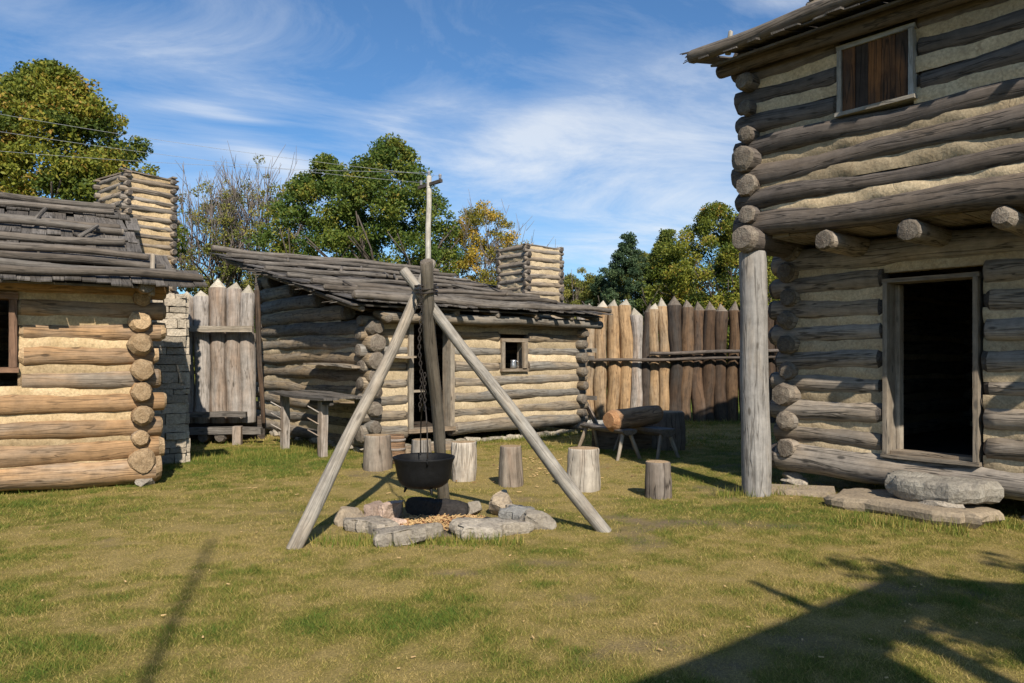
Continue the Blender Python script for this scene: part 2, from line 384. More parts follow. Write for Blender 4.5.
# grass blades
def blades(n, ymin, ymax, h0, h1, w, wide=.80):
    y=ymin+(ymax-ymin)*RN.random(n); x=(RN.random(n)*2-1)*(y*wide+.4)
    keep=RN.random(n)<(y*wide+.4)/(ymax*wide+.4)
    x=x[keep];y=y[keep]
    keep=RN.random(len(x))>bare(x,y)*.93
    gr=green(x,y); keep&=RN.random(len(x))<(.55+.45*gr); x=x[keep];y=y[keep]
    return x,y,h0,h1,w
def mkgrass(parts):
    V=[];G=[];Rr=[]
    for x,y,h0,h1,w in parts:
        n=len(x); gr=green(x,y); h=(h0+(h1-h0)*RN.random(n))*(.6+1.0*gr)*(.7+.6*vnoise(x,y,3.0,5)); a=RN.random(n)*6.283; ln=RN.random(n)*1.5+.25
        la=RN.random(n)*6.283; z=gz(x,y)-.004
        ww=w*(.6+.8*RN.random(n))
        p1=np.stack([x-np.cos(a)*ww,y-np.sin(a)*ww,z],1); p2=np.stack([x+np.cos(a)*ww,y+np.sin(a)*ww,z],1)
        p3=np.stack([x+np.cos(la)*h*ln,y+np.sin(la)*h*ln,z+h],1)
        V.append(np.stack([p1,p2,p3],1).reshape(-1,3)); G.append(np.repeat(gr,3)); Rr.append(np.repeat(RN.random(n),3))
    V=np.concatenate(V); F=np.arange(len(V)).reshape(-1,3)
    o=npmesh('grass',V,F,BLADE,{'green':np.concatenate(G),'rnd':np.concatenate(Rr)})
    tag(o,'short dry lawn grass mixed with greener tufts across the yard','grass',kind='stuff')
def tufts(spots):
    xs_=[];ys_=[]
    for x,y,r,n in spots:
        a=RN.random(n)*6.283; q=r*np.sqrt(RN.random(n)); xs_.append(x+np.cos(a)*q); ys_.append(y+np.sin(a)*q)
    return np.concatenate(xs_),np.concatenate(ys_)
sp=[]
for i in range(900):
    yy=U(3.2,13); xx=U(-1,1)*(yy*.75)
    sp.append((xx,yy,U(.03,.09),int(U(8,26))))
tx,ty=tufts(sp)
lx=[];
mkgrass([blades(640000,3.0,6.5,.009,.027,.0018),blades(420000,6.5,13,.012,.032,.003),blades(110000,13,26,.03,.09,.008),(tx,ty,.016,.036,.0022)])
# green fringe grass along walls and stump feet
def fringe(name,label,segs,h0,h1,per):
    xs_=[];ys_=[]
    for (x0,y0,x1,y1,wd) in segs:
        n=int(math.hypot(x1-x0,y1-y0)*per)+40; t=RN.random(n); d=np.array([x1-x0,y1-y0]); nn=np.array([-d[1],d[0]])/max(1e-6,np.hypot(*d))
        o=(RN.normal(size=n))*wd; xs_.append(x0+d[0]*t+nn[0]*o); ys_.append(y0+d[1]*t+nn[1]*o)
    x=np.concatenate(xs_); y=np.concatenate(ys_); n=len(x)
    h=h0+(h1-h0)*RN.random(n)**2; a=RN.random(n)*6.283; la=RN.random(n)*6.283; ln=RN.random(n)*.7; z=gz(x,y)-.004; ww=.004
    p1=np.stack([x-np.cos(a)*ww,y-np.sin(a)*ww,z],1); p2=np.stack([x+np.cos(a)*ww,y+np.sin(a)*ww,z],1); p3=np.stack([x+np.cos(la)*h*ln,y+np.sin(la)*h*ln,z+h],1)
    V=np.stack([p1,p2,p3],1).reshape(-1,3)
    o=npmesh(name,V,np.arange(len(V)).reshape(-1,3),BLADE,{'green':np.full(len(V),.75),'rnd':np.repeat(RN.random(n),3)})
    tag(o,label,'grass',kind='stuff')
fringe('tall_grass','longer green grass fringing the cabin walls, posts and stones',
   [(-7.5,7.3,-4.3,9.2,.06),(-4.5,10.9,-2.9,12.6,.3),(-2.2,11.9,1.3,14.9,.08),(2.2,8.2,3.3,8.4,.08),(3.3,7.9,4.6,6.6,.08),(-1.6,6.1,.1,6.1,.06),(1.5,16.6,2.4,16.0,.12),(3.0,7.0,3.9,6.5,.1),(1.9,16.9,5.5,17.6,.2)],.03,.13,700)

# ------------------------------------------------------------------ rocks
def rock(mb, c, s, rot=0, seed=None, rnd=None, flat=.0, sub=3, amp=.16, m=0, ex=.6):
    import bmesh
    bm=bmesh.new(); bmesh.ops.create_icosphere(bm,subdivisions=sub,radius=1)
    ph=[Vector((U(-9,9),U(-9,9),U(-9,9))) for _ in range(3)]
    from mathutils import noise as mn
    rnd=random.random() if rnd is None else rnd
    planes=[(Vector((U(-1,1),U(-1,1),U(-.5,.8))).normalized(),U(.5,.8)) for _ in range(11)]+[(Vector((U(-.12,.12),U(-.12,.12),1)).normalized(),U(.55,.7))]
    base=len(mb.v); cr,sr=math.cos(rot),math.sin(rot)
    for v in bm.verts:
        p=v.co.copy(); q=Vector([math.copysign(abs(a)**ex,a) for a in p])
        for n,d in planes:
            e=q.dot(n)-d
            if e>0: q-=n*e*.95
        q*=1+amp*mn.noise(p*1.6+ph[0])+amp*.5*mn.noise(p*4+ph[1])+amp*.22*mn.noise(p*9+ph[2])
        x,y,z=q.x*s[0],q.y*s[1],q.z*s[2]
        if flat and z<-flat*s[2]: z=-flat*s[2]
        mb.vert((c[0]+x*cr-y*sr,c[1]+x*sr+y*cr,c[2]+z),rnd)
    for f in bm.faces: mb.face([base+v.index for v in f.verts],None,m,False)
    bm.free()
def slab(mb,rx,ry,th,rough=.07,rnd=None,n=34,chip=.12,ex=.75):
    rnd=random.random() if rnd is None else rnd; ph=[U(0,6.28) for _ in range(4)]
    def rad(a): 
        c=math.copysign(abs(math.cos(a))**ex,math.cos(a)); s_=math.copysign(abs(math.sin(a))**ex,math.sin(a))
        k=1+rough*math.sin(3*a+ph[0])+rough*.7*math.sin(5*a+ph[1])+rough*.5*math.sin(9*a+ph[2])
        return c*k,s_*k
    cor=[U(-chip,chip*.4)*.35 for _ in range(n)]
    prof=[(.80,-.5),(.93,-.38),(1.0,-.12),(1.0,.22),(.955,.42),(.86,.5),(.6,.53),(.3,.55)]
    rings=[]
    for i,(q,z) in enumerate(prof):
        r=[]
        for k in range(n):
            a=2*math.pi*k/n; x,y=rad(a); e=1+cor[k]*(1 if 0<i<5 else .4)+U(-.018,.018)
            r.append(mb.vert((x*rx*q*e,y*ry*q*e,z*th+U(-.05,.05)*th+.06*th*math.sin(2*a+ph[3])),rnd))
        rings.append(r)
    for i in range(len(rings)-1):
        for k in range(n):
            k2=(k+1)%n; mb.face((rings[i][k],rings[i][k2],rings[i+1][k2],rings[i+1][k]),None,0,i>=5)
    t=mb.vert((0,0,.55*th),rnd); b=mb.vert((0,0,-.5*th),rnd)
    for k in range(n):
        k2=(k+1)%n; mb.face((rings[-1][k],rings[-1][k2],t),None,0,True); mb.face((rings[0][k2],rings[0][k],b))
def slabobj(name,c,s,rot,mat,label,cat='stone',group=None,rough=.07,tilt=(0,0),chip=.12,ex=.75):
    mb=MB(); slab(mb,s[0],s[1],s[2],rough,chip=chip,ex=ex); o=mb.build(name,mat); o.location=c; o.rotation_euler=(tilt[0],tilt[1],rot)
    return tag(o,label,cat,group)
def rockobj(name,c,s,rot,mat,label,cat='stone',group=None,sub=3,flat=0,amp=.16,ex=.6):
    mb=MB(); rock(mb,(0,0,0),s,rot,flat=flat,sub=sub,amp=amp,ex=ex); o=mb.build(name,mat); o.location=c
    return tag(o,label,cat,group)

# ------------------------------------------------------------------ log building pieces
def chinkstrip(mb,p0,p1,z0,z1,nrm,d,seg=.07,rnd=None):
    p0=Vector((p0[0],p0[1],0)); p1=Vector((p1[0],p1[1],0)); L=(p1-p0).length
    if L<.03 or z1-z0<.01: return
    n=max(1,int(L/seg)); nr=Vector((nrm[0],nrm[1],0)).normalized(); rnd=random.random() if rnd is None else rnd
    rows=5; g=[]
    ph=U(0,99)
    for i in range(n+1):
        p=p0.lerp(p1,i/n); col=[]
        for k in range(rows):
            t=k/(rows-1)
            dd=d*(1-.16*(2*t-1)**2)+U(-.003,.003)+.01*math.sin(i*.45+ph+t*2)+.006*math.sin(i*1.3+ph*2+t*3)
            col.append(mb.vert((p.x+nr.x*dd,p.y+nr.y*dd,z0+(z1-z0)*t),rnd))
        g.append(col)
    for i in range(n):
        for k in range(rows-1): mb.face((g[i][k],g[i+1][k],g[i+1][k+1],g[i][k+1]),None,0,True)
def spans(L0,L1,cuts):
    out=[(L0,L1)]
    for a,b in cuts:
        nw=[]
        for s,e in out:
            if b<=s or a>=e: nw.append((s,e)); continue
            if a>s: nw.append((s,a))
            if b<e: nw.append((b,e))
        out=nw
    return out
def wall(ML,MC,a,b,zs,r,out,openings=(),ext=(.25,.25),wob=.01,seg=.16,rj=.012,mats=(0,1),flare=None,bothchink=True):
    """logs from a to b (2D) at heights zs; openings: (s0,s1,z0,z1) measured from a"""
    a=Vector((a[0],a[1])); b=Vector((b[0],b[1])); L=(b-a).length; d=(b-a)/L
    rs=[]
    for k,z in enumerate(zs):
        rr=r[k] if isinstance(r,(list,tuple)) else r+U(-rj,rj); rs.append(rr)
        cuts=[(o[0],o[1]) for o in openings if z+rr*.6>o[2] and z-rr*.6<o[3]]
        rnd=random.random(); flip=random.random()<.5
        for s,e in spans(-ext[0]+U(-.05,.05),L+ext[1]+U(-.05,.05),cuts):
            q0=a+d*s; q1=a+d*e; ra,rb=(rr*1.06,rr*.94) if flip else (rr*.94,rr*1.06)
            log(ML,(q0.x,q0.y,z+U(-.008,.008)),(q1.x,q1.y,z+U(-.008,.008)),ra,rb,13,seg*.85,wob,.06,mats[0],mats[1],rnd=rnd)
    for k in range(len(zs)-1):
        z0=zs[k]+rs[k]*.55; z1=zs[k+1]-rs[k+1]*.55; zm=(z0+z1)/2
        cuts=[(o[0],o[1]) for o in openings if zm>o[2] and zm<o[3]]
        for s,e in spans(0,L,cuts):
            q0=a+d*s; q1=a+d*e; rd=random.random()
            chinkstrip(MC,q0,q1,z0,z1,out,min(rs[k],rs[k+1])*.66,rnd=rd)
            if bothchink: chinkstrip(MC,q0,q1,z0,z1,(-out[0],-out[1]),min(rs[k],rs[k+1])*.4,.3,rd)
def roof(parent,x0,x1,eave,ridge,courses,bw=(.09,.17),poles=(),mb_extra=None,lift=.012,matb=W_ROOF,matp=W_RPOLE,pr=.05,ragged=.05,name='roof_boards',x1f=None):
    """eave,ridge = (y,z) local; boards run up the slope"""
    e=Vector((0,eave[0],eave[1])); rg=Vector((0,ridge[0],ridge[1])); sl=(rg-e); L=sl.length; sd=sl/L
    nrm=Vector((1,0,0)).cross(sd); nrm = nrm if nrm.z>0 else -nrm
    mb=MB(); cl=L/courses
    # sheathing under the boards
    c=(e+rg)/2+Vector(((x0+x1)/2,0,0))-nrm*.03
    if x1f: c.x=(x0+x1f(9))/2
    hw_=((x1f(9) if x1f else x1)-x0)/2-.05
    box(mb,c,Vector((hw_,0,0)),sd*(L/2-.06),nrm*.012,0,.2,along=0)
    for k in range(courses):
        x=x0-U(0,.1); xe=x1f(k*cl) if x1f else x1
        while x<xe:
            w=U(*bw); rn=random.random()
            st=k*cl+U(-ragged,ragged)-(.05 if k==0 else 0); ln=cl*1.28+U(-.04,.04)
            if st+ln>L+.04: ln=L+.04-st
            b0=e+sd*st+nrm*(lift+.03+U(0,.018)); b1=e+sd*(st+ln)+nrm*(lift*.3+U(0,.006))
            sk=U(-.025,.025)
            if random.random()>.02:
                plank(mb,b0+Vector((x+w/2,0,0)),b1+Vector((x+w/2+sk,0,0)),w*.97,U(.012,.022),(1,0,0),0,rn,2,.004,.003)
            x+=w
    rb=mb.build(name,matb,parent)
    for t,xa,xb,rr in poles:
        pm=MB(); p=e+sd*t+nrm*(lift+.032+rr)
        j=U(-.04,.04)
        log(pm,p+Vector((xa,0,0))+sd*j,p+Vector((xb,0,0))-sd*j,rr*1.1,rr*.85,10,.2,.02,.05,rnd=random.random())
        pm.build('weight_pole',[matp,E_GREY],parent)
    return e,sd,nrm,rb
def doorframe(parent,name,x0,x1,z0,z1,yf,mat,w=.09,t=.05,sill=True,top=True,depth=.2):
    """boards round an opening in a wall facing -y (local), face at y=yf"""
    mb=MB()
    yc=yf+depth/2
    for xx in (x0-w/2,x1+w/2):
        box(mb,(xx,yc,(z0+z1)/2),(w/2,0,0),(0,depth/2,0),(0,0,(z1-z0)/2+.0),0,None,.002,2)
    if top: box(mb,((x0+x1)/2,yc+.004,z1+w/2+.002),((x1-x0)/2+w+.01,0,0),(0,depth/2,0),(0,0,w/2),0,None,.002,0)
    if sill: box(mb,((x0+x1)/2,yc-.006,z0-w*.4-.002),((x1-x0)/2+w+.015,0,0),(0,depth/2+.01,0),(0,0,w*.4),0,None,.002,0)
    return mb.build(name,mat,parent)

# ================================================================== MID CABIN (low shed-roofed cabin)
A=R(40.5)
mid=empty('log_cabin',(-2.24,12.0,0),A,'low log cabin with a single sloping board roof and open doorway behind the tripod','cabin')
LM=4.64; DM=4.13
zsF=[.30,.565,.83,1.095,1.36,1.62,1.88,2.10]
zsS=[.17,.43,.70,.96,1.23,1.49,1.75,1.99,2.24,2.5,2.76]
ml,mc=MB(),MB()
op=[(.66,1.56,.2,2.3),(2.62,3.26,1.25,1.85)]
rf=[.13,.095,.1,.096,.102,.094,.096,.094]
wall(ml,mc,(0,0),(LM,0),zsF,rf,(0,-1),op,(.24,.22),.012)
o=ml.build('front_log_wall',[W_MID,E_GREY],mid); 
mc.build('front_chinking',CH_MID,mid)
ml,mc=MB(),MB()
wall(ml,mc,(0,0),(0,DM),zsS[:8],[.115,.1,.11,.105,.12,.135,.135,.135],(-1,0),(),(.24,.24),.02)
# rising upper logs under the shed roof
for k,z in enumerate(zsS[8:]+[3.0]):
    y0=(z-2.0)/.25-.5+.2
    log(ml,(0,max(.1,y0),z),(0,DM+.24,z),.135,.135,12,.2,.012,.04)
    chinkstrip(mc,(0,max(.2,y0+.2)),(0,DM),z-.16,z-.08,(-1,0),.05)
ml.build('side_log_wall',[W_MID,E_GREY],mid); mc.build('side_chinking',CH_MID,mid)
ml,mc=MB(),MB()
wall(ml,mc,(LM,0),(LM,DM),zsS[:8],.1,(1,0),(),(.24,.24),.012)
for z in zsS[8:]+[3.0]:
    y0=max(.1,(z-2.0)/.25-.3); log(ml,(LM,y0,z),(LM,DM+.2,z),.1,.1,12,.25,.012,.04)
    chinkstrip(mc,(LM,max(.2,y0+.2)),(LM,DM),z-.16,z-.08,(1,0),.05)
wall(ml,mc,(0,DM),(LM,DM),[z for z in np.arange(.3,3.1,.265)],.1,(0,1),(),(.2,.2),.012,.4)
ml.build('rear_log_wall',[W_MID,E_GREY],mid); mc.build('rear_chinking',CH_MID,mid)
# stone footing
mb=MB()
for i in range(26):
    t=i/25; rock(mb,(-.05+t*LM,U(-.02,.08),.05),(U(.1,.17),U(.08,.13),U(.05,.1)),U(-.3,.3),sub=2)
for i in range(22):
    t=i/21; rock(mb,(U(-.06,.06),.1+t*DM,U(.02,.1)),(U(.09,.13),U(.1,.17),U(.06,.1)),U(-.3,.3),sub=2)
mb.build('stone_footing',LIME,mid)['kind']='stuff'
doorframe(mid,'door_frame',.74,1.48,.34,2.12,-.115,W_FRAME,.085,.05,True,True,.23)
mb=MB()   # inner floor
box(mb,(LM/2,DM/2,.25),(LM/2-.1,0,0),(0,DM/2-.1,0),(0,0,.03),0,.3); mb.build('floor',W_PDARK,mid)
f=doorframe(mid,'window_frame',2.69,3.17,1.31,1.79,-.115,W_FRAME,.065,.05,True,True,.23)
mb=MB(); box(mb,(3.135,-.14,1.55),(.05,0,0),(0,.02,0),(0,0,.235),0,None,.002,2); mb.build('shutter',W_FRAME,mid)
# board standing inside the doorway
mb=MB(); box(mb,(1.0,.45,.62),(.025,0,0),(0,.02,0),(0,0,.3),0,.5,0,2); box(mb,(1.1,.45,.93),(.2,0,0),(0,.05,0),(0,0,.02),0,.5,0,0)
tag(mb.build('stool',W_FRAME),'pale wooden stool just inside the doorway of the low cabin','stool'); s=bpy.data.objects['stool']; s.matrix_world=Matrix.Translation((-2.24,12,0))@Matrix.Rotation(A,4,'Z')
# roof
rp=[(.06,-.55,5.1,.055),(.32,-.35,4.75,.055),(.95,-.6,4.5,.045),(1.6,-.5,4.6,.045),(2.4,-.55,4.9,.04),(3.3,-.6,4.4,.045),(4.3,-.6,4.8,.04),(5.2,-.6,5.0,.045),(5.95,-.65,5.0,.06)]
e,sd,nn,rb=roof(mid,-.6,4.95,(-.5,2.31),(5.4,3.66),7,poles=rp,ragged=.09)
for i in range(9):
    t=U(.1,5.2); x=U(-.4,4.7); mb=MB(); p=e+sd*t+nn*.12; q=e+sd*(t+U(.35,.7))+nn*.14
    log(mb,p+Vector((x,0,0)),q+Vector((x+U(-.35,.35),0,0)),.028,.022,7,.2,.006,.05); mb.build('roof_stick',[W_RPOLE,E_GREY],mid)
# thin splinters under the left rake and rafters
mb=MB()
for x in (-.35,.5,1.4,2.3,3.2,4.1,4.8):
    log(mb,Vector((x,-.42,2.24)),Vector((x,5.2,3.5)),.05,.045,8,.5,.01,.04)
mb.build('rafters',[W_MID,E_GREY],mid)
mb=MB()
for i in range(26):
    t=U(.2,4.6); p=e+sd*t+Vector((-.55,0,-.01)); log(mb,p+Vector((U(.2,.4),U(-.05,.05),U(-.02,.02))),p+Vector((U(-.22,-.02),U(-.35,.1),U(-.1,0))),.012,.006,5,.3,.004,.1)
mb.build('splintered_edge',[W_RPOLE,E_GREY],mid)['kind']='stuff'
mb=MB(); log(mb,(.0,-.3,2.16),(5.0,-.3,2.16),.085,.08,12,.25,.012,.04); mb.build('eave_plate',[W_MID,E_GREY],mid)
mb=MB(); log(mb,(.05,-.5,2.1),(.05,-.1,2.2),.07,.07,9,.2,.005,.04); mb.build('beam_end',[W_MID,E_GREY],mid)

def logchimney(parent,cx,cy,w,d,z0,z1,dz,r,rot,cm,wm=W_BLOCK2,em=E_DARK,name='chimney'):
    ce=bpy.data.objects.new(name,None)
    ml,mc=MB(),MB()
    rm=Matrix.Rotation(rot,4,'Z')
    z=z0; k=0
    while z<z1:
        for s in (-1,1):
            ex=.09
            p0=rm@Vector((-w/2-ex*U(.7,1.2),s*d/2,0)); p1=rm@Vector((w/2+ex*U(.7,1.2),s*d/2,0))
            log(ml,(cx+p0.x,cy+p0.y,z),(cx+p1.x,cy+p1.y,z+U(-.01,.01)),r*U(.85,1.1),None,9,.14,.006,.05)
            p0=rm@Vector((s*w/2,-d/2-ex*U(.7,1.2),0)); p1=rm@Vector((s*w/2,d/2+ex*U(.7,1.2),0))
            log(ml,(cx+p0.x,cy+p0.y,z+dz/2),(cx+p1.x,cy+p1.y,z+dz/2+U(-.01,.01)),r*U(.85,1.1),None,9,.14,.006,.05)
        z+=dz; k+=1
    cs=[rm@Vector((a*w/2,b*d/2,0)) for a,b in ((-1,-1),(1,-1),(1,1),(-1,1))]
    for i in range(4):
        p=cs[i];q=cs[(i+1)%4]; dd=(q-p); nr=Vector((dd.y,-dd.x,0)).normalized()
        zz=z0-.02
        while zz<z1-.02:
            chinkstrip(mc,(cx+p.x,cy+p.y),(cx+q.x,cy+q.y),zz,min(zz+dz,z1),(nr.x,nr.y),r*.45,.05); zz+=dz
    o=ml.build(name,[wm,em],parent); mc.build('chinking',cm,o)
    # flat boards on the rim
    mb=MB()
    for i in range(4):
        p=cs[i];q=cs[(i+1)%4]; ex=(q-p).normalized()*.09
        plank(mb,(cx+p.x-ex.x,cy+p.y-ex.y,z1+.03+.001*i),(cx+q.x+ex.x,cy+q.y+ex.y,z1+.0+.001*i),.07,.02,(p+q))
    mb.build('rim_board',wm,o)
    return o
logchimney(mid,4.95,1.75,
 .92,.92,2.35,3.85,.175,.055,R(-2),CH_MID)

# mug in the window
mb=MB()
prof=[(.001,0),(.055,0),(.06,.01),(.058,.07),(.05,.12),(.054,.15),(.048,.15),(.044,.12),(.05,.02),(.001,.015)]
n=18
def lathe(mb,prof,c,n=18,m=0,sm=True):
    rings=[[mb.vert((c[0]+r*math.cos(2*math.pi*k/n),c[1]+r*math.sin(2*math.pi*k/n),c[2]+z),.5) for k in range(n)] for r,z in prof]
    for i in range(len(prof)-1):
        for k in range(n):
            k2=(k+1)%n; mb.face((rings[i][k],rings[i][k2],rings[i+1][k2],rings[i+1][k]),[(k/n,i),((k+1)/n,i),((k+1)/n,i+1),(k/n,i+1)],m,sm)
def curve_tube(mb,pts,r,n=7,m=0,closed=False):
    pts=[Vector(p) for p in pts]; rings=[]; N_=len(pts)
    for i,p in enumerate(pts):
        a=pts[(i-1)%N_] if (closed or i>0) else p; b=pts[(i+1)%N_] if (closed or i<N_-1) else p
        d,x,y=frame(b-a); rings.append([mb.vert(p+x*math.cos(2*math.pi*k/n)*r+y*math.sin(2*math.pi*k/n)*r) for k in range(n)])
    for i in range(N_ if closed else N_-1):
        A_,B_=rings[i],rings[(i+1)%N_]
        for k in range(n):
            k2=(k+1)%n; mb.face((A_[k],A_[k2],B_[k2],B_[k]),None,m,True)
    if not closed: mb.face(rings[0][::-1],None,m); mb.face(rings[-1],None,m)
lathe(mb,prof,(0,0,0)); 
jug=mb.build('metal_mug',PEWTER); hb=MB(); curve_tube(hb,[(.055,0,.13),(.09,0,.12),(.1,0,.08),(.085,0,.04),(.057,0,.03)],.007); hb.build('handle',PEWTER,jug)
M_=Matrix.Translation((-2.24,12,0))@Matrix.Rotation(A,4,'Z')
jug.location=M_@Vector((2.9,-.09,1.315)); tag(jug,'small pewter mug standing on the cabin window sill','mug')

# work table and shelf on the cabin's side wall
def wl(x,y,z=0): return M_@Vector((x,y,z))
tb=empty('work_table',wl(-.5,.7),A,'rough grey plank table on two posts against the side wall of the low cabin','table')
mb=MB()
for k in range(3):
    plank(mb,(-.33+.27*k,-1.0,.9+U(-.01,.01)),(-.33+.27*k,1.0,.92+U(-.01,.01)),.25,.04,(1,0,0),0,None,6,.012,.006)
mb.build('tabletop',W_ROOF,tb)
for (px_,py_,hh) in ((-.3,-.68,.86),(-.3,.68,.88)):
    mb=MB(); box(mb,(px_,py_,hh/2),(.055,0,0),(0,.06,0),(0,0,hh/2),0,None,.006,2,3,.004); lg=mb.build('leg',W_PICK,tb)
    mb=MB()
    for z in (.3,.48,.66):
        log(mb,(px_-.02,py_+.02,z),(px_-.2,py_+.1,z+.12),.012,.01,6,.2,.002,.05)
    mb.build('peg',[W_PICK,E_GREY],lg)
mb=MB(); plank(mb,(-.3,-.95,.84),(-.3,-.3,.83),.09,.06,(0,0,1),0,None,4,.01,.006); mb.build('support_rail',W_ROOF,tb)
mb=MB(); plank(mb,(0,-.9,0),(0,.8,.03),.26,.035,(1,0,0),0,None,6,.012,.005)
sh=mb.build('wall_shelf',W_FRAME); sh.rotation_euler=(0,0,A); sh.location=wl(-.22,.85,1.37); tag(sh,'narrow plank shelf fixed above the work table on the cabin side wall','shelf')
mb=MB(); plank(mb,(-.25,0,0),(.3,0,0),.2,.03,(0,1,0),0,None,3,.01,.004)
sh=mb.build('wall_shelf',W_FRAME); sh.rotation_euler=(0,0,A); sh.location=wl(.37,-.2,1.52); tag(sh,'short plank shelf beside the doorway of the low cabin','shelf')
# threshold step board in front of door
mb=MB(); box(mb,(0,0,.05),(.55,0,0),(0,.18,0),(0,0,.05),0,None,.01,0,4,.008); st=mb.build('door_step',W_FRAME); st.rotation_euler=(0,0,A); st.location=wl(.9,-.33,0); tag(st,'low pale plank step on the ground before the low cabin doorway','step')

# ================================================================== LEFT CABIN
B=R(32)
left=empty('log_cabin',(-4.43,9.05,0),B,'tan log cabin at the left edge with yellow chinking and steep board roof','cabin')
zl=[.17,.42,.68,.97,1.25,1.52,1.8,2.06,2.3]
rl=[.155,.128,.114,.124,.11,.11,.112,.105,.1]
ml,mc=MB(),MB()
LL=3.6; DL=4.0
wall(ml,mc,(-LL,0),(0,0),zl,rl,(0,-1),[(LL-2.0,LL-1.22,1.3,2.2)],(.2,.24),.012,.16)
ml.build('front_log_wall',[W_LEFT,E_TAN],left); mc.build('front_chinking',CH_LEFT,left)
zsd=[.30,.56,.82,1.1,1.38,1.65,1.92,2.2]; rsd=[.14,.11,.12,.108,.115,.118,.12,.11]
ml,mc=MB(),MB()
wall(ml,mc,(0,0),(0,DL),zsd,rsd,(1,0),(),(.24,.2),.012,.16)
wall(ml,mc,(-LL,0),(-LL,DL),zsd,rsd,(-1,0),(),(.27,.2),.012,.3)
for s in (0,-LL):
    for k,z in enumerate(np.arange(2.46,3.2,.25)):
        w=(z-2.2)/.5; log(ml,(s,w-.2,z),(s,DL-w+.2,z),.1,.1,10,.3)
        chinkstrip(mc,(s,w),(s,DL-w),z-.17,z-.07,(1 if s==0 else -1,0),.05)
ml.build('side_log_wall',[W_LEFT,E_TAN],left); mc.build('side_chinking',CH_LEFT,left)
ml,mc=MB(),MB(); wall(ml,mc,(-LL,DL),(0,DL),zl,rl,(0,1),(),(.2,.2),.012,.4)
ml.build('rear_log_wall',[W_LEFT,E_TAN],left); mc.build('rear_chinking',CH_LEFT,left)
mb=MB()
box(mb,(-LL/2,DL/2,.2),(LL/2-.1,0,0),(0,DL/2-.1,0),(0,0,.03),0,.3); mb.build('floor',W_PDARK,left)
fr=doorframe(left,'window_frame',-1.92,-1.3,1.4,2.14,-.12,W_RED,.075,.05,True,True,.24)
mb=MB()
rock(mb,(.03,-.1,.03),(.16,.14,.09),.3,sub=3); rock(mb,(.02,.9,.03),(.16,.2,.1),.3,sub=3); rock(mb,(-2.2,-.02,.03),(.16,.14,.06),.3,sub=3)
mb.build('stone_footing',LIME,left)['kind']='stuff'
rpl=[(.1,-LL-.5,.62,.055),(.32,-LL-.5,.36,.045),(.52,-LL-.5,.25,.05),(.78,-LL-.4,.1,.05),(1.18,-LL-.5,-.12,.055),(1.66,-LL-.5,-.1,.05),(1.9,-LL-.4,-.12,.045),(2.45,-LL-.5,-.15,.045),(2.7,-LL-.5,-.12,.05)]
e,sd,nn,rb=roof(left,-LL-.5,.58,(-.55,2.3),(2.0,3.58),6,poles=rpl,ragged=.05,x1f=lambda t:.58 if t<.3 else (.3 if t<.6 else -.02))
for i in range(3):
    t=U(.5,2.0); x=U(-2.4,-.4); mb=MB(); p=e+sd*t+nn*.12; q=e+sd*(t+U(.3,.45))+nn*.16
    log(mb,p+Vector((x,0,0)),q+Vector((x+U(-.3,.3),0,0)),.03,.025,7,.2,.006,.05); mb.build('roof_stick',[W_RPOLE,E_GREY],left)
mb=MB(); log(mb,(.08,-.42,2.22),(.12,-.22,2.72),.035,.025,7,.2,.006,.05); mb.build('roof_peg',[W_POLE,E_GREY],left)
roof(left,-LL-.5,.58,(4.55,2.3),(2.0,3.58),6,name='rear_roof_boards')
mb=MB(); log(mb,(-LL-.4,-.08,2.32),(.3,-.08,2.32),.08,.08,10,.25,.01); mb.build('eave_plate',[W_LEFT,E_GREY],left)
mb=MB(); log(mb,(.0,-.5,2.3),(.0,.3,2.35),.085,.08,10,.2,.01); mb.build('beam_end',[W_LEFT,E_GREY],left)
# stone chimney base
mb=MB(); cx0,cx1,cy0,cy1=.04,.77,1.72,2.75
def stonewall(mb,x0,x1,y0,y1,z1,hmin=.06,hmax=.17,face=(1,1,1,1)):
    z=0
    while z<z1-.03:
        h=min(U(hmin,hmax),z1-z)
        for fx,(ax,ay,bx,by) in enumerate(((x0,y0,x1,y0),(x1,y0,x1,y1),(x1,y1,x0,y1),(x0,y1,x0,y0))):
            L=math.hypot(bx-ax,by-ay); dx,dy=(bx-ax)/L,(by-ay)/L; s=0
            while s<L-.02:
                w=min(U(.18,.5),L-s); w=L-s if L-s-w<.08 else w
                cx,cy=ax+dx*(s+w/2),ay+dy*(s+w/2); o_=U(-.015,.02); nx,ny=dy,-dx
                hw,hh=w/2-.006,h/2-.005; dep=.1; rd=random.random()
                c=Vector((cx+nx*(o_-dep+.05),cy+ny*(o_-dep+.05),z+h/2))
                box(mb,c,Vector((dx,dy,0))*hw,Vector((nx,ny,0))*dep,Vector((0,0,hh)),0,rd,.008,0,3,.004)
                s+=w
        z+=h
stonewall(mb,cx0,cx1,cy0,cy1,2.42); sc=mb.build('stone_chimney_base',rocky('chimney_stone',(.4,.34,.265),(.31,.27,.215),(.2,.175,.145),1.0,.9),left)
mb=MB(); box(mb,((cx0+cx1)/2,(cy0+cy1)/2,1.2),((cx1-cx0)/2-.03,0,0),(0,(cy1-cy0)/2-.03,0),(0,0,1.195),0,.3); mb.build('mortar',MORTAR,sc)
logchimney(left,.19,2.28,.64,.85,2.45,4.08,.128,.042,R(18),CH_LEFT)

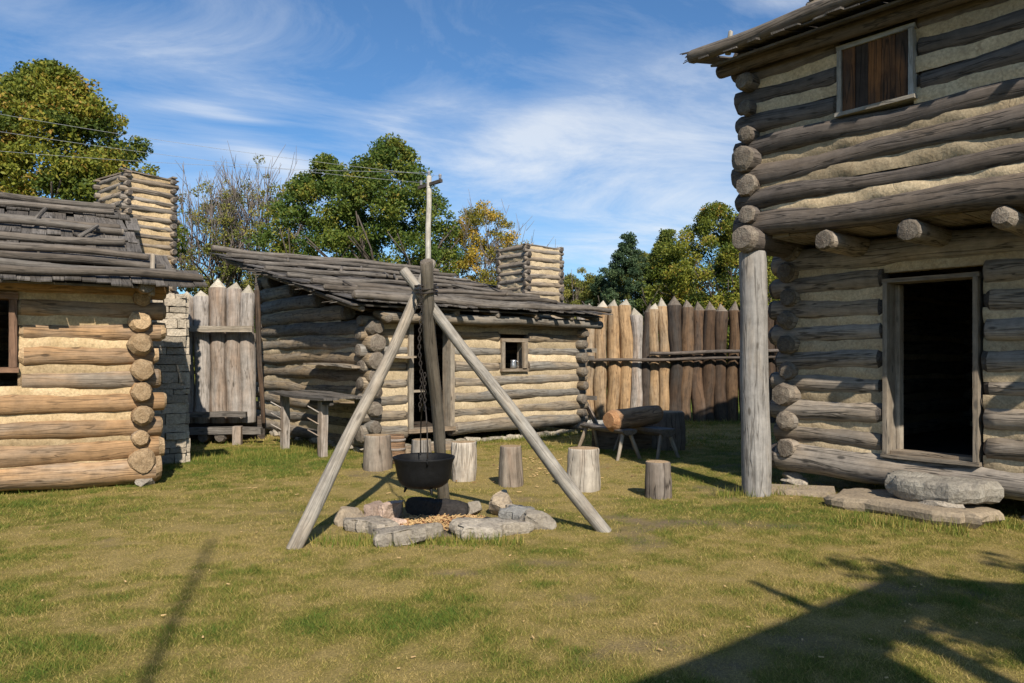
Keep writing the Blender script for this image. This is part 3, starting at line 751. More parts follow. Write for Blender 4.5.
# ================================================================== BLOCKHOUSE
blk=empty('blockhouse',(2.66,8.32,0),math.atan2(-.764,.645),'two storey grey log blockhouse with overhanging upper floor and dark open doorway','building')
BW=5.2; BD=6.0; V0=.82
ml,mc=MB(),MB()
zlo=[.33,.63,.92,1.21,1.49,1.77,2.05,2.33,2.6]; rlo=[.16,.112,.122,.112,.12,.12,.12,.12,.14]
wall(ml,mc,(0,V0),(BW,V0),zlo,rlo,(0,-1),[(1.05,1.99,.46,2.36)],(.24,.2),.014,.14)
ml.build('lower_front_log_wall',[W_BLOCK2,E_DARK],blk); mc.build('lower_front_chinking',CH_BLK,blk)
ml,mc=MB(),MB()
zls=[.48,.79,1.08,1.36,1.65,1.93,2.2,2.48,2.72]
wall(ml,mc,(0,V0),(0,BD),zls,[.11,.12,.12,.115,.11,.118,.12,.118,.118],(-1,0),(),(.22,.2),.012,.16)
wall(ml,mc,(BW,V0),(BW,BD),zls,.118,(1,0),(),(.2,.2),.012,.3)
wall(ml,mc,(0,BD),(BW,BD),zlo+[2.76],.125,(0,1),(),(.2,.2),.012,.4)
ml.build('lower_side_log_wall',[W_BLOCK2,E_GREY],blk); mc.build('lower_side_chinking',CH_BLK,blk)
mb=MB()
for (x,y,sx,sy,h) in ((.0,V0,.17,.15,.1),(0,3.3,.2,.2,.1),(2.5,V0,.2,.14,.1),(3.9,V0,.2,.14,.1),(0,BD,.2,.2,.1),(BW,BD,.2,.2,.1)):
    for k in range(3): rock(mb,(x+U(-.06,.06),y+U(-.04,.04),.02+k*.06),(sx*U(.8,1.1),sy*U(.8,1.1),.05),U(-.3,.3),sub=3)
mb.build('stone_footing',LIME2,blk)['kind']='stuff'
doorframe(blk,'door_frame',1.115,1.918,.50,2.28,V0-.135,W_FGREY,.045,.05,True,True,.26)
mb=MB(); box(mb,(1.135,V0+.12,1.39),(.02,0,0),(0,.05,0),(0,0,.88),0,.4,.001,2); box(mb,(1.52,V0+.03,.515),(.4,0,0),(0,.1,0),(0,0,.02),0,.7,.001,0); mb.build('door_stop',W_FRAME,blk)
mb=MB(); box(mb,(BW/2,BD/2+.4,.4),(BW/2-.1,0,0),(0,BD/2-.55,0),(0,0,.03),0,.3); mb.build('floor',W_PDARK,blk)
# upper storey
zu=[2.93,3.21,3.49,3.77,4.05,4.33,4.6,4.8]; ru=[.135,.118,.124,.114,.118,.116,.112,.09]
ml,mc=MB(),MB()
wall(ml,mc,(0,0),(BW,0),zu,ru,(0,-1),[(.99,1.69,3.87,4.9)],(.2,.2),.02,.14)
ml.build('upper_front_log_wall',[W_BLOCK,E_DARK],blk); mc.build('upper_front_chinking',CH_BLK,blk)
ml,mc=MB(),MB()
zus=[2.78,3.07,3.35,3.63,3.91,4.19,4.46,4.72]; rus=[.14,.115,.11,.15,.09,.085,.11,.1]
wall(ml,mc,(0,0),(0,BD+.6),zus,rus,(-1,0),(),(.24,.2),.014,.16)
wall(ml,mc,(BW,0),(BW,BD+.6),zus,.1,(1,0),(),(.2,.2),.012,.3)
wall(ml,mc,(0,BD+.6),(BW,BD+.6),zu,.11,(0,1),(),(.2,.2),.012,.4)
ml.build('upper_side_log_wall',[W_BLOCK,E_GREY],blk); mc.build('upper_side_chinking',CH_BLK,blk)
for u in (.83,1.64,2.42,3.2,4.0,4.7):
    mb=MB(); log(mb,(u,-.14+U(-.03,.03),2.69),(u,BD+.4,2.69),.1,.1,11,.3,.006,.05); mb.build('floor_beam',[W_BLOCK2,E_GREY],blk)
mb=MB(); x=.12
while x<BW-.1:
    w=U(.18,.26); box(mb,(x+w/2,(BD+.6)/2,2.815),(w/2-.004,0,0),(0,(BD+.6)/2-.08,0),(0,0,.018),0,None,.001,1); x+=w
mb.build('upper_floor',W_BLOCK2,blk)
# tall corner post
mb=MB(); log(mb,(.01,0,-.05),(-.02,0,2.66),.158,.148,16,.18,.006,.02,endr=.97); mb.build('corner_post',[W_POST,E_GREY],blk)
f=doorframe(blk,'shutter_frame',1.03,1.66,3.91,4.52,-.13,W_SHF,.045,.03,True,True,.2)
mb=MB()
for k in range(5): box(mb,(1.03+.063+k*.126,-.09+U(-.004,.004),4.215),(.061,0,0),(0,.015,0),(0,0,.305),0,None,.001,2)
mb.build('shutter',W_SHUT,blk)
# roof: gable, ridge along the front
EZ=4.70; RP=.27; RY=3.35
pol=[(.03,-.46,BW+.4,.07),(.9,-.3,BW+.4,.05),(1.7,-.3,BW+.4,.05),(2.6,-.3,BW+.4,.05),(3.7,-.3,BW+.4,.05)]
e,sd,nn,rb=roof(blk,-.32,BW+.42,(-.5,EZ-.02),(RY,EZ-.02+RP*(RY+.52)),6,bw=(.1,.18),poles=pol,ragged=.06)
roof(blk,-.32,BW+.42,(2*RY+.52,EZ-.02),(RY,EZ-.02+RP*(RY+.52)),6,name='rear_roof_boards')
mb=MB()
for x in (0,BW):
    k=0; z=4.9
    while z<EZ+RP*(RY+.5)-.15:
        w=(z-4.72)/RP; log(mb,(x,w,z),(x,2*RY-w,z),.13,.13,8,.4); z+=.2
mb.build('gable_log_wall',[W_BLOCK,E_GREY],blk)
mb=MB(); log(mb,(-.32,-.2,4.66),(BW+.3,-.2,4.65),.08,.085,12,.25,.01); mb.build('eave_plate',[W_BLOCK,E_DARK],blk)
mb=MB(); log(mb,(-.26,.0,4.66),(.2,.0,4.7),.1,.1,12,.2,.005); mb.build('plate_end',[W_BLOCK,E_DARK],blk)
mb=MB(); log(mb,(-.02,-.48,4.7),(.03,-.5,4.93),.035,.024,7,.2,.002); mb.build('roof_peg',[W_POLE,E_TIP],blk)
mb=MB()
for k in np.arange(.2,6.4,.9): log(mb,(-.22,k,EZ+RP*min(k,2*RY-k)-.02),(BW+.3,k,EZ+RP*min(k,2*RY-k)-.02),.06,.06,8,.6,.008)
mb.build('purlins',[W_BLOCK,E_DARK],blk)
mb=MB()
for i in range(30):
    x=U(-.42,-.34); y=U(-.55,-.1); log(mb,(x+.2,y,4.83+(y+.5)*.3),(x-U(.03,.2),y-U(-.03,.1),4.8+U(-.03,.05)+(y+.5)*.3),.012,.005,5,.3,.003,.1)
mb.build('splintered_edge',[W_RPOLE,E_GREY],blk)['kind']='stuff'
logchimney(blk,.05,2.2,.72,.75,5.1,7.0,.18,.06,R(4),CH_BLK)
# things at the blockhouse foot
Mb=Matrix.Translation((2.66,8.32,0))@Matrix.Rotation(math.atan2(-.764,.645),4,'Z'); RB=math.atan2(-.764,.645)
def bl(x,y,z=0): return Mb@Vector((x,y,z))
slabobj('step_stone',bl(1.72,.40,.255),(.50,.30,.2),RB,STEPM,'thick grey boulder slab forming the step below the blockhouse doorway','stone',chip=.3)
slabobj('flagstone',bl(1.5,.30,.055),(.76,.42,.15),RB,CONC,'broad flat tan flagstone lying under the doorstep boulder','stone',rough=.05,chip=.4,ex=.6)
rockobj('small_stone',bl(1.82,.14,.15),(.28,.12,.06),RB+.2,LIME2,'small brown stone wedged under the front of the doorstep boulder','stone')
mb=MB(); box(mb,(0,0,.03),(.36,0,0),(0,.17,0),(0,0,.045),0,.6,.008,0,3,.004); o=mb.build('paving_slab',CONC); o.location=bl(.28,.42,0); o.rotation_euler=(0,0,RB+.5); tag(o,'pale flat slab on the grass between the corner post and flagstone','slab')
mb=MB(); plank(mb,(0,0,0),(.0,.45,.95),.2,.04,(1,0,0),0,.4,3,.004); o=mb.build('leaning_plank',W_BLOCK2); o.rotation_euler=(0,0,RB-1.3); o.location=bl(-.6,1.15,0); tag(o,'brown plank leaning against the side of the blockhouse behind the post','plank')

# ================================================================== PALISADE (right)
pal=empty('palisade',(1.9,18.6,0),0,'tall stockade fence of sharpened logs between the low cabin and the blockhouse','fence')
def picket(mb,x,y,w,h,mat,lean=0,sides=10):
    pass
def G(px_,Y_): return Vector(((px_-512)/760*Y_,Y_,0))
P0=G(589,18.6); P1=G(836,17.4)
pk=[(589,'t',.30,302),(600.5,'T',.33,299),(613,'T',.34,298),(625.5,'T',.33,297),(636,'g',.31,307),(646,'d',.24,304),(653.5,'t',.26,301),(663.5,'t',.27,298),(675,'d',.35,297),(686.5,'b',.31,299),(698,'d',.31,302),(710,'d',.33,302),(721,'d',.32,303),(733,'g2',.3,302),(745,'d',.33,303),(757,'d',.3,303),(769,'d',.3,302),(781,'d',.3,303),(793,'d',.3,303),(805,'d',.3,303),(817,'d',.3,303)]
W_PB=wood('picket_brown_shade',(.1,.078,.06),(.12,.072,.04),(.03,.02,.015),.5,.6,.4)  # brown deepened to put shade into the colour of right-hand pickets
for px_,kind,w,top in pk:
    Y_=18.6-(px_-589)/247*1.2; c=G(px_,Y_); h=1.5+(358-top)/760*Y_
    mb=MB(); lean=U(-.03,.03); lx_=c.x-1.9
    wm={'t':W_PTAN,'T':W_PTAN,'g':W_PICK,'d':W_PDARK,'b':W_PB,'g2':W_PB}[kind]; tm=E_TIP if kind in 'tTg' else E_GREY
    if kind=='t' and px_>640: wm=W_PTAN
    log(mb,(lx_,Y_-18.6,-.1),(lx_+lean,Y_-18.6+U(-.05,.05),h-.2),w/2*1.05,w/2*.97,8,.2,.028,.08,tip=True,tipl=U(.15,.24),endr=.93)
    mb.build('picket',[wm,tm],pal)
for (pa,pb,z,off,r) in ((588,700,1.44,-.26,.06),(648,838,1.62,-.24,.065),(640,838,1.47,-.25,.05)):
    Ya=18.6-(pa-589)/247*1.2; Yb=18.6-(pb-589)/247*1.2; a=G(pa,Ya);b=G(pb,Yb); mb=MB()
    log(mb,(a.x-1.9,Ya-18.6+off,z),(b.x-1.9,Yb-18.6+off,z+.05),r,r*.9,9,.25,.015,.05,squash=.7); mb.build('rail',[W_BLOCK,E_GREY],pal)
# short side fence next to cabin corner
sf=empty('side_fence',(1.7,16.6,0),0,'short run of old grey boards at the right corner of the low cabin','fence')
for px_,Y_,w,top in ((575,16.0,.14,318),(580.5,16.6,.2,305)):
    c=G(px_,Y_); h=1.5+(358-top)/760*Y_; mb=MB()
    log(mb,(c.x-1.7,Y_-16.6,-.05),(c.x-1.7,Y_-16.6,h-.2),w/2,w/2*.95,8,.25,.008,.04,tip=True,tipl=.2,squash=.6); mb.build('picket',[W_PICK,E_TIP],sf)
for z,l in ((1.52,.45),(1.68,.5),(.68,.5)):
    a=G(573,15.7); mb=MB(); plank(mb,(a.x-1.7-.02,-.9,z),(a.x-1.7+l,-.55,z-.02),.09,.1,(0,0,1),0,None,3,.006); mb.build('rail',W_ROOF if z<1.6 else W_FRAME,sf)
for i,(px_,Y_,s) in enumerate(((584,16.2,.3),(597,16.0,.26),(575,15.3,.2))):
    c=G(px_,Y_); rockobj('rubble_stone',(c.x,c.y,.1),(s,s*.7,.13),.3*i,GREYS,['grey rubble stone in shade beside the cabin corner, nearest the fence','grey rubble stone in shade behind the log bench','small grey rubble stone close against the cabin corner'][i],'stone','rubble stones by the cabin corner')
mb=MB(); plank(mb,(0,0,0),(-.3,.1,.6),.1,.04,(0,1,0)); o=mb.build('leaning_board',W_PICK); o.location=wl(LM+.55,-.1,0); o.rotation_euler=(0,0,A); tag(o,'short grey board leaning on the right corner of the low cabin','board')

# ================================================================== GATE (left, between the cabins)
gt=empty('stockade_gate',(-5.4,13.6,0),R(4),'grey log stockade gate with pointed tops and drop rails between the two cabins','gate')
for x,w,h,tp in ((-.69,.27,2.8,0),(-.416,.27,2.72,0),(-.138,.27,2.74,0),(.139,.285,2.9,0),(.416,.28,2.88,0),(.665,.25,2.8,0)):
    mb=MB(); log(mb,(x,0,.34),(x+U(-.02,.02),0,h-.14),w/2*1.06,w/2*1.0,9,.2,.014,.06,tip=True,tipl=U(.1,.18),endr=.9); mb.build('picket',[W_PICK,E_TIP],gt)
mb=MB(); log(mb,(.86,.3,.3),(.74,.25,2.75),.035,.06,8,.2,.01,.04,tip=True,tipl=.3,squash=.4); mb.build('dark_picket',[W_PDARK,E_DARK],gt)
for z,x0_,x1_,w,dpt in ((2.02,-.75,.82,.11,.24),(.52,-.75,.72,.09,.28),(.24,-.7,1.0,.12,.38)):
    mb=MB(); plank(mb,(x0_,-dpt,z),(x1_,-dpt-.02,z-.01),w,.13,(0,0,1),0,None,4,.008,.006); mb.build('rail',W_FRAME if z>1 else W_ROOF,gt)
for x in (-.35,0.0,.3,-.68):
    mb=MB(); log(mb,(x,-.42,.12),(x,.3,.14),.1,.1,9,.2,.005); mb.build('bearer',[W_PDARK,E_DARK],gt)
mb=MB(); box(mb,(.62,-.5,.15),(.07,0,0),(0,.07,0),(0,0,.17),0,None,.004,2); mb.build('stub_post',W_PICK,gt)
mb=MB(); box(mb,(-.1,.45,.2),(.95,0,0),(0,.03,0),(0,0,.22),0,.2,.004,0); mb.build('bottom_board',W_PDARK,gt)

# ================================================================== TRIPOD with kettle
cr=Vector((-.765,6.78,2.12))
tri=empty('cooking_tripod',(-.75,6.85,0),0,'tall cooking tripod of three weathered poles standing over the stone fire ring','tripod')
o3=Vector((-.75,6.85,0))
def tp(p): return Vector(p)-o3
legs=[((-1.71,5.94,-.03),(-.859,6.93,2.106),.36,W_POLE,.062,.046),
      ((.84,6.55,-.03),(-.855,6.84,2.106),.24,W_POLE,.06,.046),
      ((-.73,8.03,-.03),(-.735,6.71,2.09),.30,W_POLED,.064,.056)]
for a,b,ex,mt,r0,r1 in legs:
    a=Vector(a);b=Vector(b); d=(b-a).normalized(); mb=MB(); log(mb,tp(a),tp(b+d*ex),r0,r1,13,.14,.012,.04,bend=.0); mb.build('leg',[mt,E_GREY],tri)
mb=MB()
pts=[]
for k in range(60):
    a=k/60*6*math.pi; pts.append(tp(cr+Vector((.0+math.cos(a)*.1,-.0+math.sin(a)*.15,-.06+k/60*.1+.02*math.sin(a)))))
curve_tube(mb,pts,.008); mb.build('chain_lashing',CHAINM,tri)
mb=MB()
def chainlink(mb,c,h,w,r,rot):
    pts=[]
    for k in range(14):
        a=2*math.pi*k/14; x=math.cos(a)*w; z=math.sin(a)*h
        pts.append(c+Vector((x*math.cos(rot),x*math.sin(rot),z)))
    curve_tube(mb,pts,r,6,0,True)
cx=Vector((-.785,6.6,0)); z=2.1; k=0
while z>1.02:
    chainlink(mb,tp(cx+Vector((-.01+.01*math.sin(k*.35),0,z))),.023,.012,.0045,(k%2)*1.5+.3); z-=.036; k+=1
z=1.35;k=0
while z>1.05:
    chainlink(mb,tp(cx+Vector((.028,-.01,z))),.023,.012,.0045,(k%2)*1.5); z-=.036;k+=1
mb.build('hanging_chain',CHAINM,tri)
ket=empty('kettle',(-.765,6.6,.37),0,'large black cast iron kettle hanging on a chain over the fire ring','kettle')
mb=MB()
prof=[(.001,.0),(.09,.003),(.16,.018),(.205,.05),(.228,.1),(.24,.17),(.252,.24),(.268,.275),(.27,.288),(.262,.292),(.252,.283),(.24,.245),(.228,.17),(.215,.1),(.19,.06),(.14,.035),(.001,.02)]
lathe(mb,prof,(0,0,0),36); mb.v=[(p[0],p[1],p[2]*.95) for p in mb.v]; body=mb.build('pot',IRON,ket)
for a in (R(60),R(180),R(300)):
    mb=MB(); log(mb,(.15*math.cos(a),.15*math.sin(a),.02),(.17*math.cos(a),.17*math.sin(a),-.035),.016,.008,8,.1,.0,.02,0,0); mb.build('foot',IRON,ket)
mb=MB(); pts=[]
for k in range(25):
    a=math.pi*k/24; pts.append((.0+math.cos(a)*.06,-.258*math.cos(a)*1.0,.27+.47*math.sin(a)**.8 if 0<k<24 else .26))
curve_tube(mb,pts,.006); mb.build('bail_handle',CHAINM,ket)
for s in (-1,1):
    mb=MB(); chainlink(mb,Vector((-.06*s*1,.262*s,.262)),.025,.018,.007,1.57); mb.build('ear',IRON,ket)

# fire ring stones
ring=[(-.88,6.2,.055,(.36,.22,.12),.25,LIME,'large pale grey limestone slab at the front left of the fire ring'),
(-.22,6.42,.055,(.42,.2,.12),.4,LIME,'largest cream limestone slab at the front right of the fire ring'),
(-1.22,6.55,.05,(.34,.18,.11),-.55,LIME2,'flat grey slab on the left side of the fire ring'),
(-1.47,6.8,.06,(.16,.13,.11),.2,CONC,'cream block at the far left corner of the fire ring'),
(-1.27,6.98,.07,(.15,.13,.12),.8,PINKS,'small pinkish stone at the back left of the fire ring, left of the rust one'),
(-1.1,7.02,.08,(.14,.12,.14),.3,PINKS,'reddish stone just left of the sooty block in the fire ring'),
(-.70,7.1,.09,(.34,.15,.16),.05,SOOT,'long soot blackened block at the back of the fire ring'),
(-.36,7.3,.07,(.11,.1,.08),.5,LIME,'pale stone at the foot of the rear tripod pole'),
(-.1,7.28,.1,(.16,.13,.16),.9,CONC,'upright tan stone at the back right of the fire ring'),
(.02,7.12,.06,(.15,.1,.09),-.6,LIME2,'brown stone on the back right edge of the fire ring'),
(.08,6.9,.06,(.27,.15,.11),-.5,GREYS,'dark grey flat stone on the right side of the fire ring'),
(.2,6.68,.07,(.17,.14,.13),.4,LIME,'pointed pale stone at the right corner of the fire ring'),
(-.18,6.75,.04,(.15,.07,.06),-.2,SOOT,'charred dark stone inside the right edge of the fire ring'),
(-1.0,6.72,.04,(.1,.08,.06),.2,PINKS,'small brown stone inside the left edge of the fire ring'),
(.1,7.22,.045,(.14,.09,.06),-.5,LIME,'thin pale stone outside the back right of the fire ring'),
(-.9,6.42,.04,(.13,.1,.06),1.0,GREYS,'small grey stone tucked behind the front left slab')]
for i,(x,y,z,s,rt,mt,lb) in enumerate(ring):
  if i in (0,1,2,6,10): slabobj('fire_ring_stone',(x,y,z),(s[0]*.8,s[1]*.86,s[2]*1.0),rt,mt,lb,'stone','stones of the fire ring',.13,(U(-.16,.16),U(-.14,.14)),.7,.8)
  else: rockobj('fire_ring_stone',(x,y,z),(s[0]*1.02,s[1]*1.05,s[2]),rt,mt,lb,'stone','stones of the fire ring',sub=4)
mb=MB()
for i in range(900):
    a=U(0,6.28); q=U(0,1)**.6; x=-.6+.42*q*math.cos(a); y=6.78+.3*q*math.sin(a); z=.03+U(0,.05)*(1-q*.6); b=U(0,3.14); l=U(.01,.04)
    box(mb,(x,y,z),(math.cos(b)*l,math.sin(b)*l,U(-.2,.5)*l),(-math.sin(b)*.004,math.cos(b)*.004,0),(0,0,.0015),0 if i%4 else 1,None,0,0)
CHIP=plain('pale_wood_chip',(.5,.33,.15),.8); CHIP2=plain('orange_wood_chip',(.3,.14,.06),.8)
tag(mb.build('wood_chips',[CHIP,CHIP2]),'pale wood shavings heaped inside the fire ring','wood chips',kind='stuff')
mb=MB()
N_=40; c0=mb.vert((-.62,6.78,.035))
rim=[mb.vert((-.62+.62*math.cos(2*math.pi*k/N_)*U(.9,1.05),6.78+.48*math.sin(2*math.pi*k/N_)*U(.9,1.05),.0)) for k in range(N_)]
for k in range(N_): mb.face((c0,rim[k],rim[(k+1)%N_]),None,0,True)
tag(mb.build('ash_bed',rocky('ash_and_dirt',(.1,.08,.06),(.16,.12,.09),(.05,.045,.04),2.0,.8)),'dark bed of ash and dirt inside the fire ring','ash',kind='stuff')
# scattered chips on lawn
mb=MB()
for i in range(320):
    if i%3==0: x,y=U(-1.6,2.0),U(9.0,12.2)
    elif i%3==1: x,y=U(-.2,1.2),U(9.3,11.5)
    else:
        y=U(3.3,9); x=U(-.7,.7)*y
    b=U(0,3.14); l=U(.004,.014)*(2 if y>8 else 1); z=float(gz(x,y))+.012+U(0,.012)
    box(mb,(x,y,z),(math.cos(b)*l,math.sin(b)*l,U(-.1,.2)*l),(-math.sin(b)*l*.35,math.cos(b)*l*.35,0),(0,0,.002),0 if i%3 else 1,None,0,0)
LEAFD=plain('dead_leaf',(.22,.12,.05),.9)
tag(mb.build('scattered_chips',[CHIP,LEAFD]),'pale wood chips and dead leaves scattered over the lawn','wood chips',kind='stuff')

# stumps
def stump(px_,by,w,h,label,mat=W_BARK,lean=0,end=E_TAN,sq=1,rough=.07):
    Y_=1140/(by-358)+w/2*.6; c=G(px_,Y_)
    mb=MB(); log(mb,(0,0,-.03),(lean,0,h),w/2*1.06,w/2*.97,18,.09,.006,rough,0,1,squash=sq,endr=.97)
    o=mb.build('stump',[mat,end]); o.location=(c.x,c.y,0); o.rotation_euler=(0,0,U(0,3)); tag(o,label,'stump','log stump seats around the fire'); return o
W_BARK2=wood('pale_stump_bark',(.38,.335,.28),(.28,.21,.155),(.12,.085,.06),.3,.4,.2,13,1.0)
W_BARK3=wood('rough_stump_bark',(.16,.135,.115),(.14,.11,.085),(.03,.022,.018),.4,.9,.3,16,1.0)
stump(377.5,470,.34,.46,'brown split log stump left of the kettle, in front of the cabin corner',W_BARK)
stump(421.5,466,.29,.36,'grey log stump hidden behind the kettle and rear pole',W_POST)
stump(465,481,.28,.47,'pale log stump with flaking bark just right of the kettle',W_BARK2,0,E_TAN,1,.12)
stump(511.5,487,.27,.47,'slim brown log stump between the kettle and the right tripod pole',W_BARK,0)
stump(583.5,492,.345,.48,'widest pale log stump just right of the tripod pole',W_BARK2)
stump(658,499,.245,.39,'short dark rough log stump standing alone nearest the blockhouse',W_BARK3)
o=stump(668,450,.5,.62,'big dark chopping block standing in shade behind the log bench',W_BARK3); o['group']=''; del o['group']
# keg
mb=MB(); lathe(mb,[(.001,0),(.13,0),(.145,.1),(.15,.2),(.145,.3),(.13,.4),(.115,.4),(.11,.37),(.001,.37)],(0,0,0),20)
kg=mb.build('small_keg',W_LOGB); kg.location=(*G(395,10.9).xy,0); tag(kg,'small reddish banded keg beside the leftmost stump','keg')
for z in (.07,.2,.33):
    mb=MB(); lathe(mb,[(.143,z-.018),(.155,z-.015),(.155,z+.015),(.143,z+.018)],(0,0,0),20); mb.build('hoop',W_PICK,kg)

# benches with log
def bench(a,b,label,w=.26,half=False,h=.42,legs=((.08,-1),(.08,1),(.92,-1),(.92,1))):
    a=Vector(a);b=Vector(b); L=(b-a).length; rz=math.atan2(b.y-a.y,b.x-a.x)
    e_=empty('split_log_bench',((a.x+b.x)/2,(a.y+b.y)/2,0),rz,label,'bench','split log benches in front of the palisade')
    mb=MB(); n=12; L2=L/2
    ang=[math.pi+math.pi*k/8 for k in range(9)]; prof=[(math.cos(q)*w/2,math.sin(q)*(.11 if half else .06)) for q in ang]+[(w/2,.015),(-w/2,.015)]
    rings=[]; rnd=.4
    for i in range(7):
        x=-L2+L*i/6; rings.append([mb.vert((x,py*(1+U(-.04,.04)),h+pz+U(-.004,.004)),rnd) for py,pz in prof])
    for i in range(6):
        for k in range(len(prof)):
            k2=(k+1)%len(prof); mb.face((rings[i][k],rings[i+1][k],rings[i+1][k2],rings[i][k2]),[(i*L/6,k*.04),((i+1)*L/6,k*.04),((i+1)*L/6,k*.04+.04),(i*L/6,k*.04+.04)],0,False)
    mb.face(rings[0],[(p[0],p[1]) for p in prof],1); mb.face(rings[-1][::-1],[(p[0],p[1]) for p in prof[::-1]],1)
    mb.build('seat',[W_ROOF,E_GREY],e_)
    for t,s in legs:
        x=-L2+L*t; mb=MB(); log(mb,(x+(-.08 if t<.5 else .08),s*.2,-.02),(x,s*.06,h-.02),.026,.03,8,.15,.004,.05); mb.build('leg',[W_FRAME,E_GREY],e_)
    return e_
bench((1.22,12.35,0),(1.74,11.2,0),'nearer split log bench propping the light sawn end of the log')
bench((1.82,12.4,0),(2.34,11.35,0),'farther split log bench propping the dark end of the log',.28,True)
mb=MB(); log(mb,(1.44,11.35,.56),(2.3,12.05,.6),.165,.15,18,.12,.006,.03,0,1)
tag(mb.build('sawn_log',[W_LOGB,E_SAW]),'thick sawn log with orange cut end lying across two benches','log')
mb=MB(); box(mb,(0,0,.2),(.5,0,0),(0,.02,0),(0,0,.2),0,.4,.004,0,3,.004); o=mb.build('board',W_PB); o.location=(1.8,12.5,0); o.rotation_euler=(.15,0,.1); tag(o,'dark wide board standing in the shade beneath the benches','board')

# ================================================================== utility pole and wires
c=G(427,24)
up=empty('utility_pole',(c.x,24,0),0,'pale utility pole with short crossarm rising behind the low cabin roof','utility pole')
mb=MB(); log(mb,(0,0,-.2),(.06,0,7.25),.11,.08,12,.8,.01,.01); mb.build('pole',[UTIL,E_TIP],up)
mb=MB(); plank(mb,(-.3,.35,6.95),(.5,-.45,7.0),.1,.09,(0,0,1)); mb.build('crossarm',W_PDARK,up)
ins=[(-.22,.27,7.0),(.45,-.4,7.05),(.06,0,7.25)]
for x,y,z in ins:
    mb=MB(); lathe(mb,[(.001,0),(.02,0),(.05,.04),(.03,.07),(.055,.1),(.04,.16),(.001,.17)],(x,y,z),10); mb.build('insulator',CERAM,up)
for i,(x,y,z) in enumerate(ins):
    for sgn in (-1,):
        a=Vector((c.x+x,24+y,z+.1)); b=Vector((c.x+x-38,24+y-7,(13.2,13.9,10.6)[i])) if sgn<0 else Vector((c.x+x+50,24+y+28,z-.5-.5*i))
        mb=MB(); pts=[a.lerp(b,t/24)-Vector((0,0,1.1*4*(t/24)*(1-t/24))) for t in range(25)]; curve_tube(mb,pts,.005,5)
        tag(mb.build('overhead_wire',WIRE),['lower','middle','upper'][i]+' of the thin overhead wires running left from the utility pole','wire','overhead wires on the utility pole')

# ================================================================== trees
def leafmat(name,stops,tr=.35):
    stops=[(p,tuple(min(.5,q*1.75) for q in c)) for p,c in stops]
    m,nt,b,out=newmat(name)
    at=N(nt,'ShaderNodeAttribute'); at.attribute_name='rnd'
    c=ramp(nt,at.outputs['Fac'],stops); nt.links.new(c,b.inputs['Base Color'])
    b.inputs['Roughness'].default_value=.6
    t=N(nt,'ShaderNodeBsdfTranslucent'); nt.links.new(c,t.inputs[0])
    mx=N(nt,'ShaderNodeMixShader'); mx.inputs[0].default_value=tr
    nt.links.new(b.outputs[0],mx.inputs[1]); nt.links.new(t.outputs[0],mx.inputs[2]); nt.links.new(mx.outputs[0],out.inputs[0])
    return m
L_MAPLE=leafmat('autumn_green_leaf',[(0,(.035,.055,.01)),(.45,(.085,.1,.014)),(.8,(.16,.15,.02)),(1,(.22,.13,.03))])
L_GREEN=leafmat('green_leaf',[(0,(.03,.055,.01)),(.5,(.06,.085,.014)),(.85,(.11,.12,.018)),(1,(.17,.13,.025))])
L_OLIVE=leafmat('olive_leaf',[(0,(.06,.07,.015)),(.5,(.11,.115,.025)),(1,(.19,.16,.04))])
L_YELL=leafmat('yellow_leaf',[(0,(.08,.08,.015)),(.5,(.17,.14,.02)),(.8,(.3,.19,.025)),(1,(.36,.17,.03))])
L_CEDAR=leafmat('cedar_needle',[(0,(.014,.028,.014)),(.6,(.03,.05,.022)),(1,(.055,.075,.028))],.15)
L_CEDAR2=leafmat('yellow_cedar_needle',[(0,(.03,.045,.01)),(.6,(.06,.08,.014)),(1,(.11,.11,.02))],.15)
BARKT=wood('tree_bark',(.12,.1,.085),(.09,.07,.055),(.02,.015,.012),.5,.7,.2,14,1.0)
TWIG=plain('bare_twig',(.17,.14,.125),.9)
def leaves(cl, size, name, mat, parent):
    """cl: list (center, radius, count, tone)"""
    V=[];T=[]
    for c,r,n,tone in cl:
        d=RN.normal(size=(n,3)); d/=np.linalg.norm(d,axis=1)[:,None]; q=RN.random(n)**.45
        p=np.array(c)+d*(q*r)[:,None]*np.array([1,1,.75])
        a=RN.normal(size=(n,3)); a/=np.linalg.norm(a,axis=1)[:,None]; b=np.cross(a,RN.normal(size=(n,3))); b/=np.linalg.norm(b,axis=1)[:,None]
        s=(size*(.6+.8*RN.random(n)))[:,None]
        V.append(np.stack([p-a*s,p+b*s*.55,p+a*s,p-b*s*.55],1).reshape(-1,3)); T.append(np.repeat(np.clip(tone+RN.normal(size=n)*.16,0,1),4))
    V=np.concatenate(V); T=np.concatenate(T)
    return npmesh(name,V,np.arange(len(V)).reshape(-1,4),mat,{'rnd':T},False,parent)
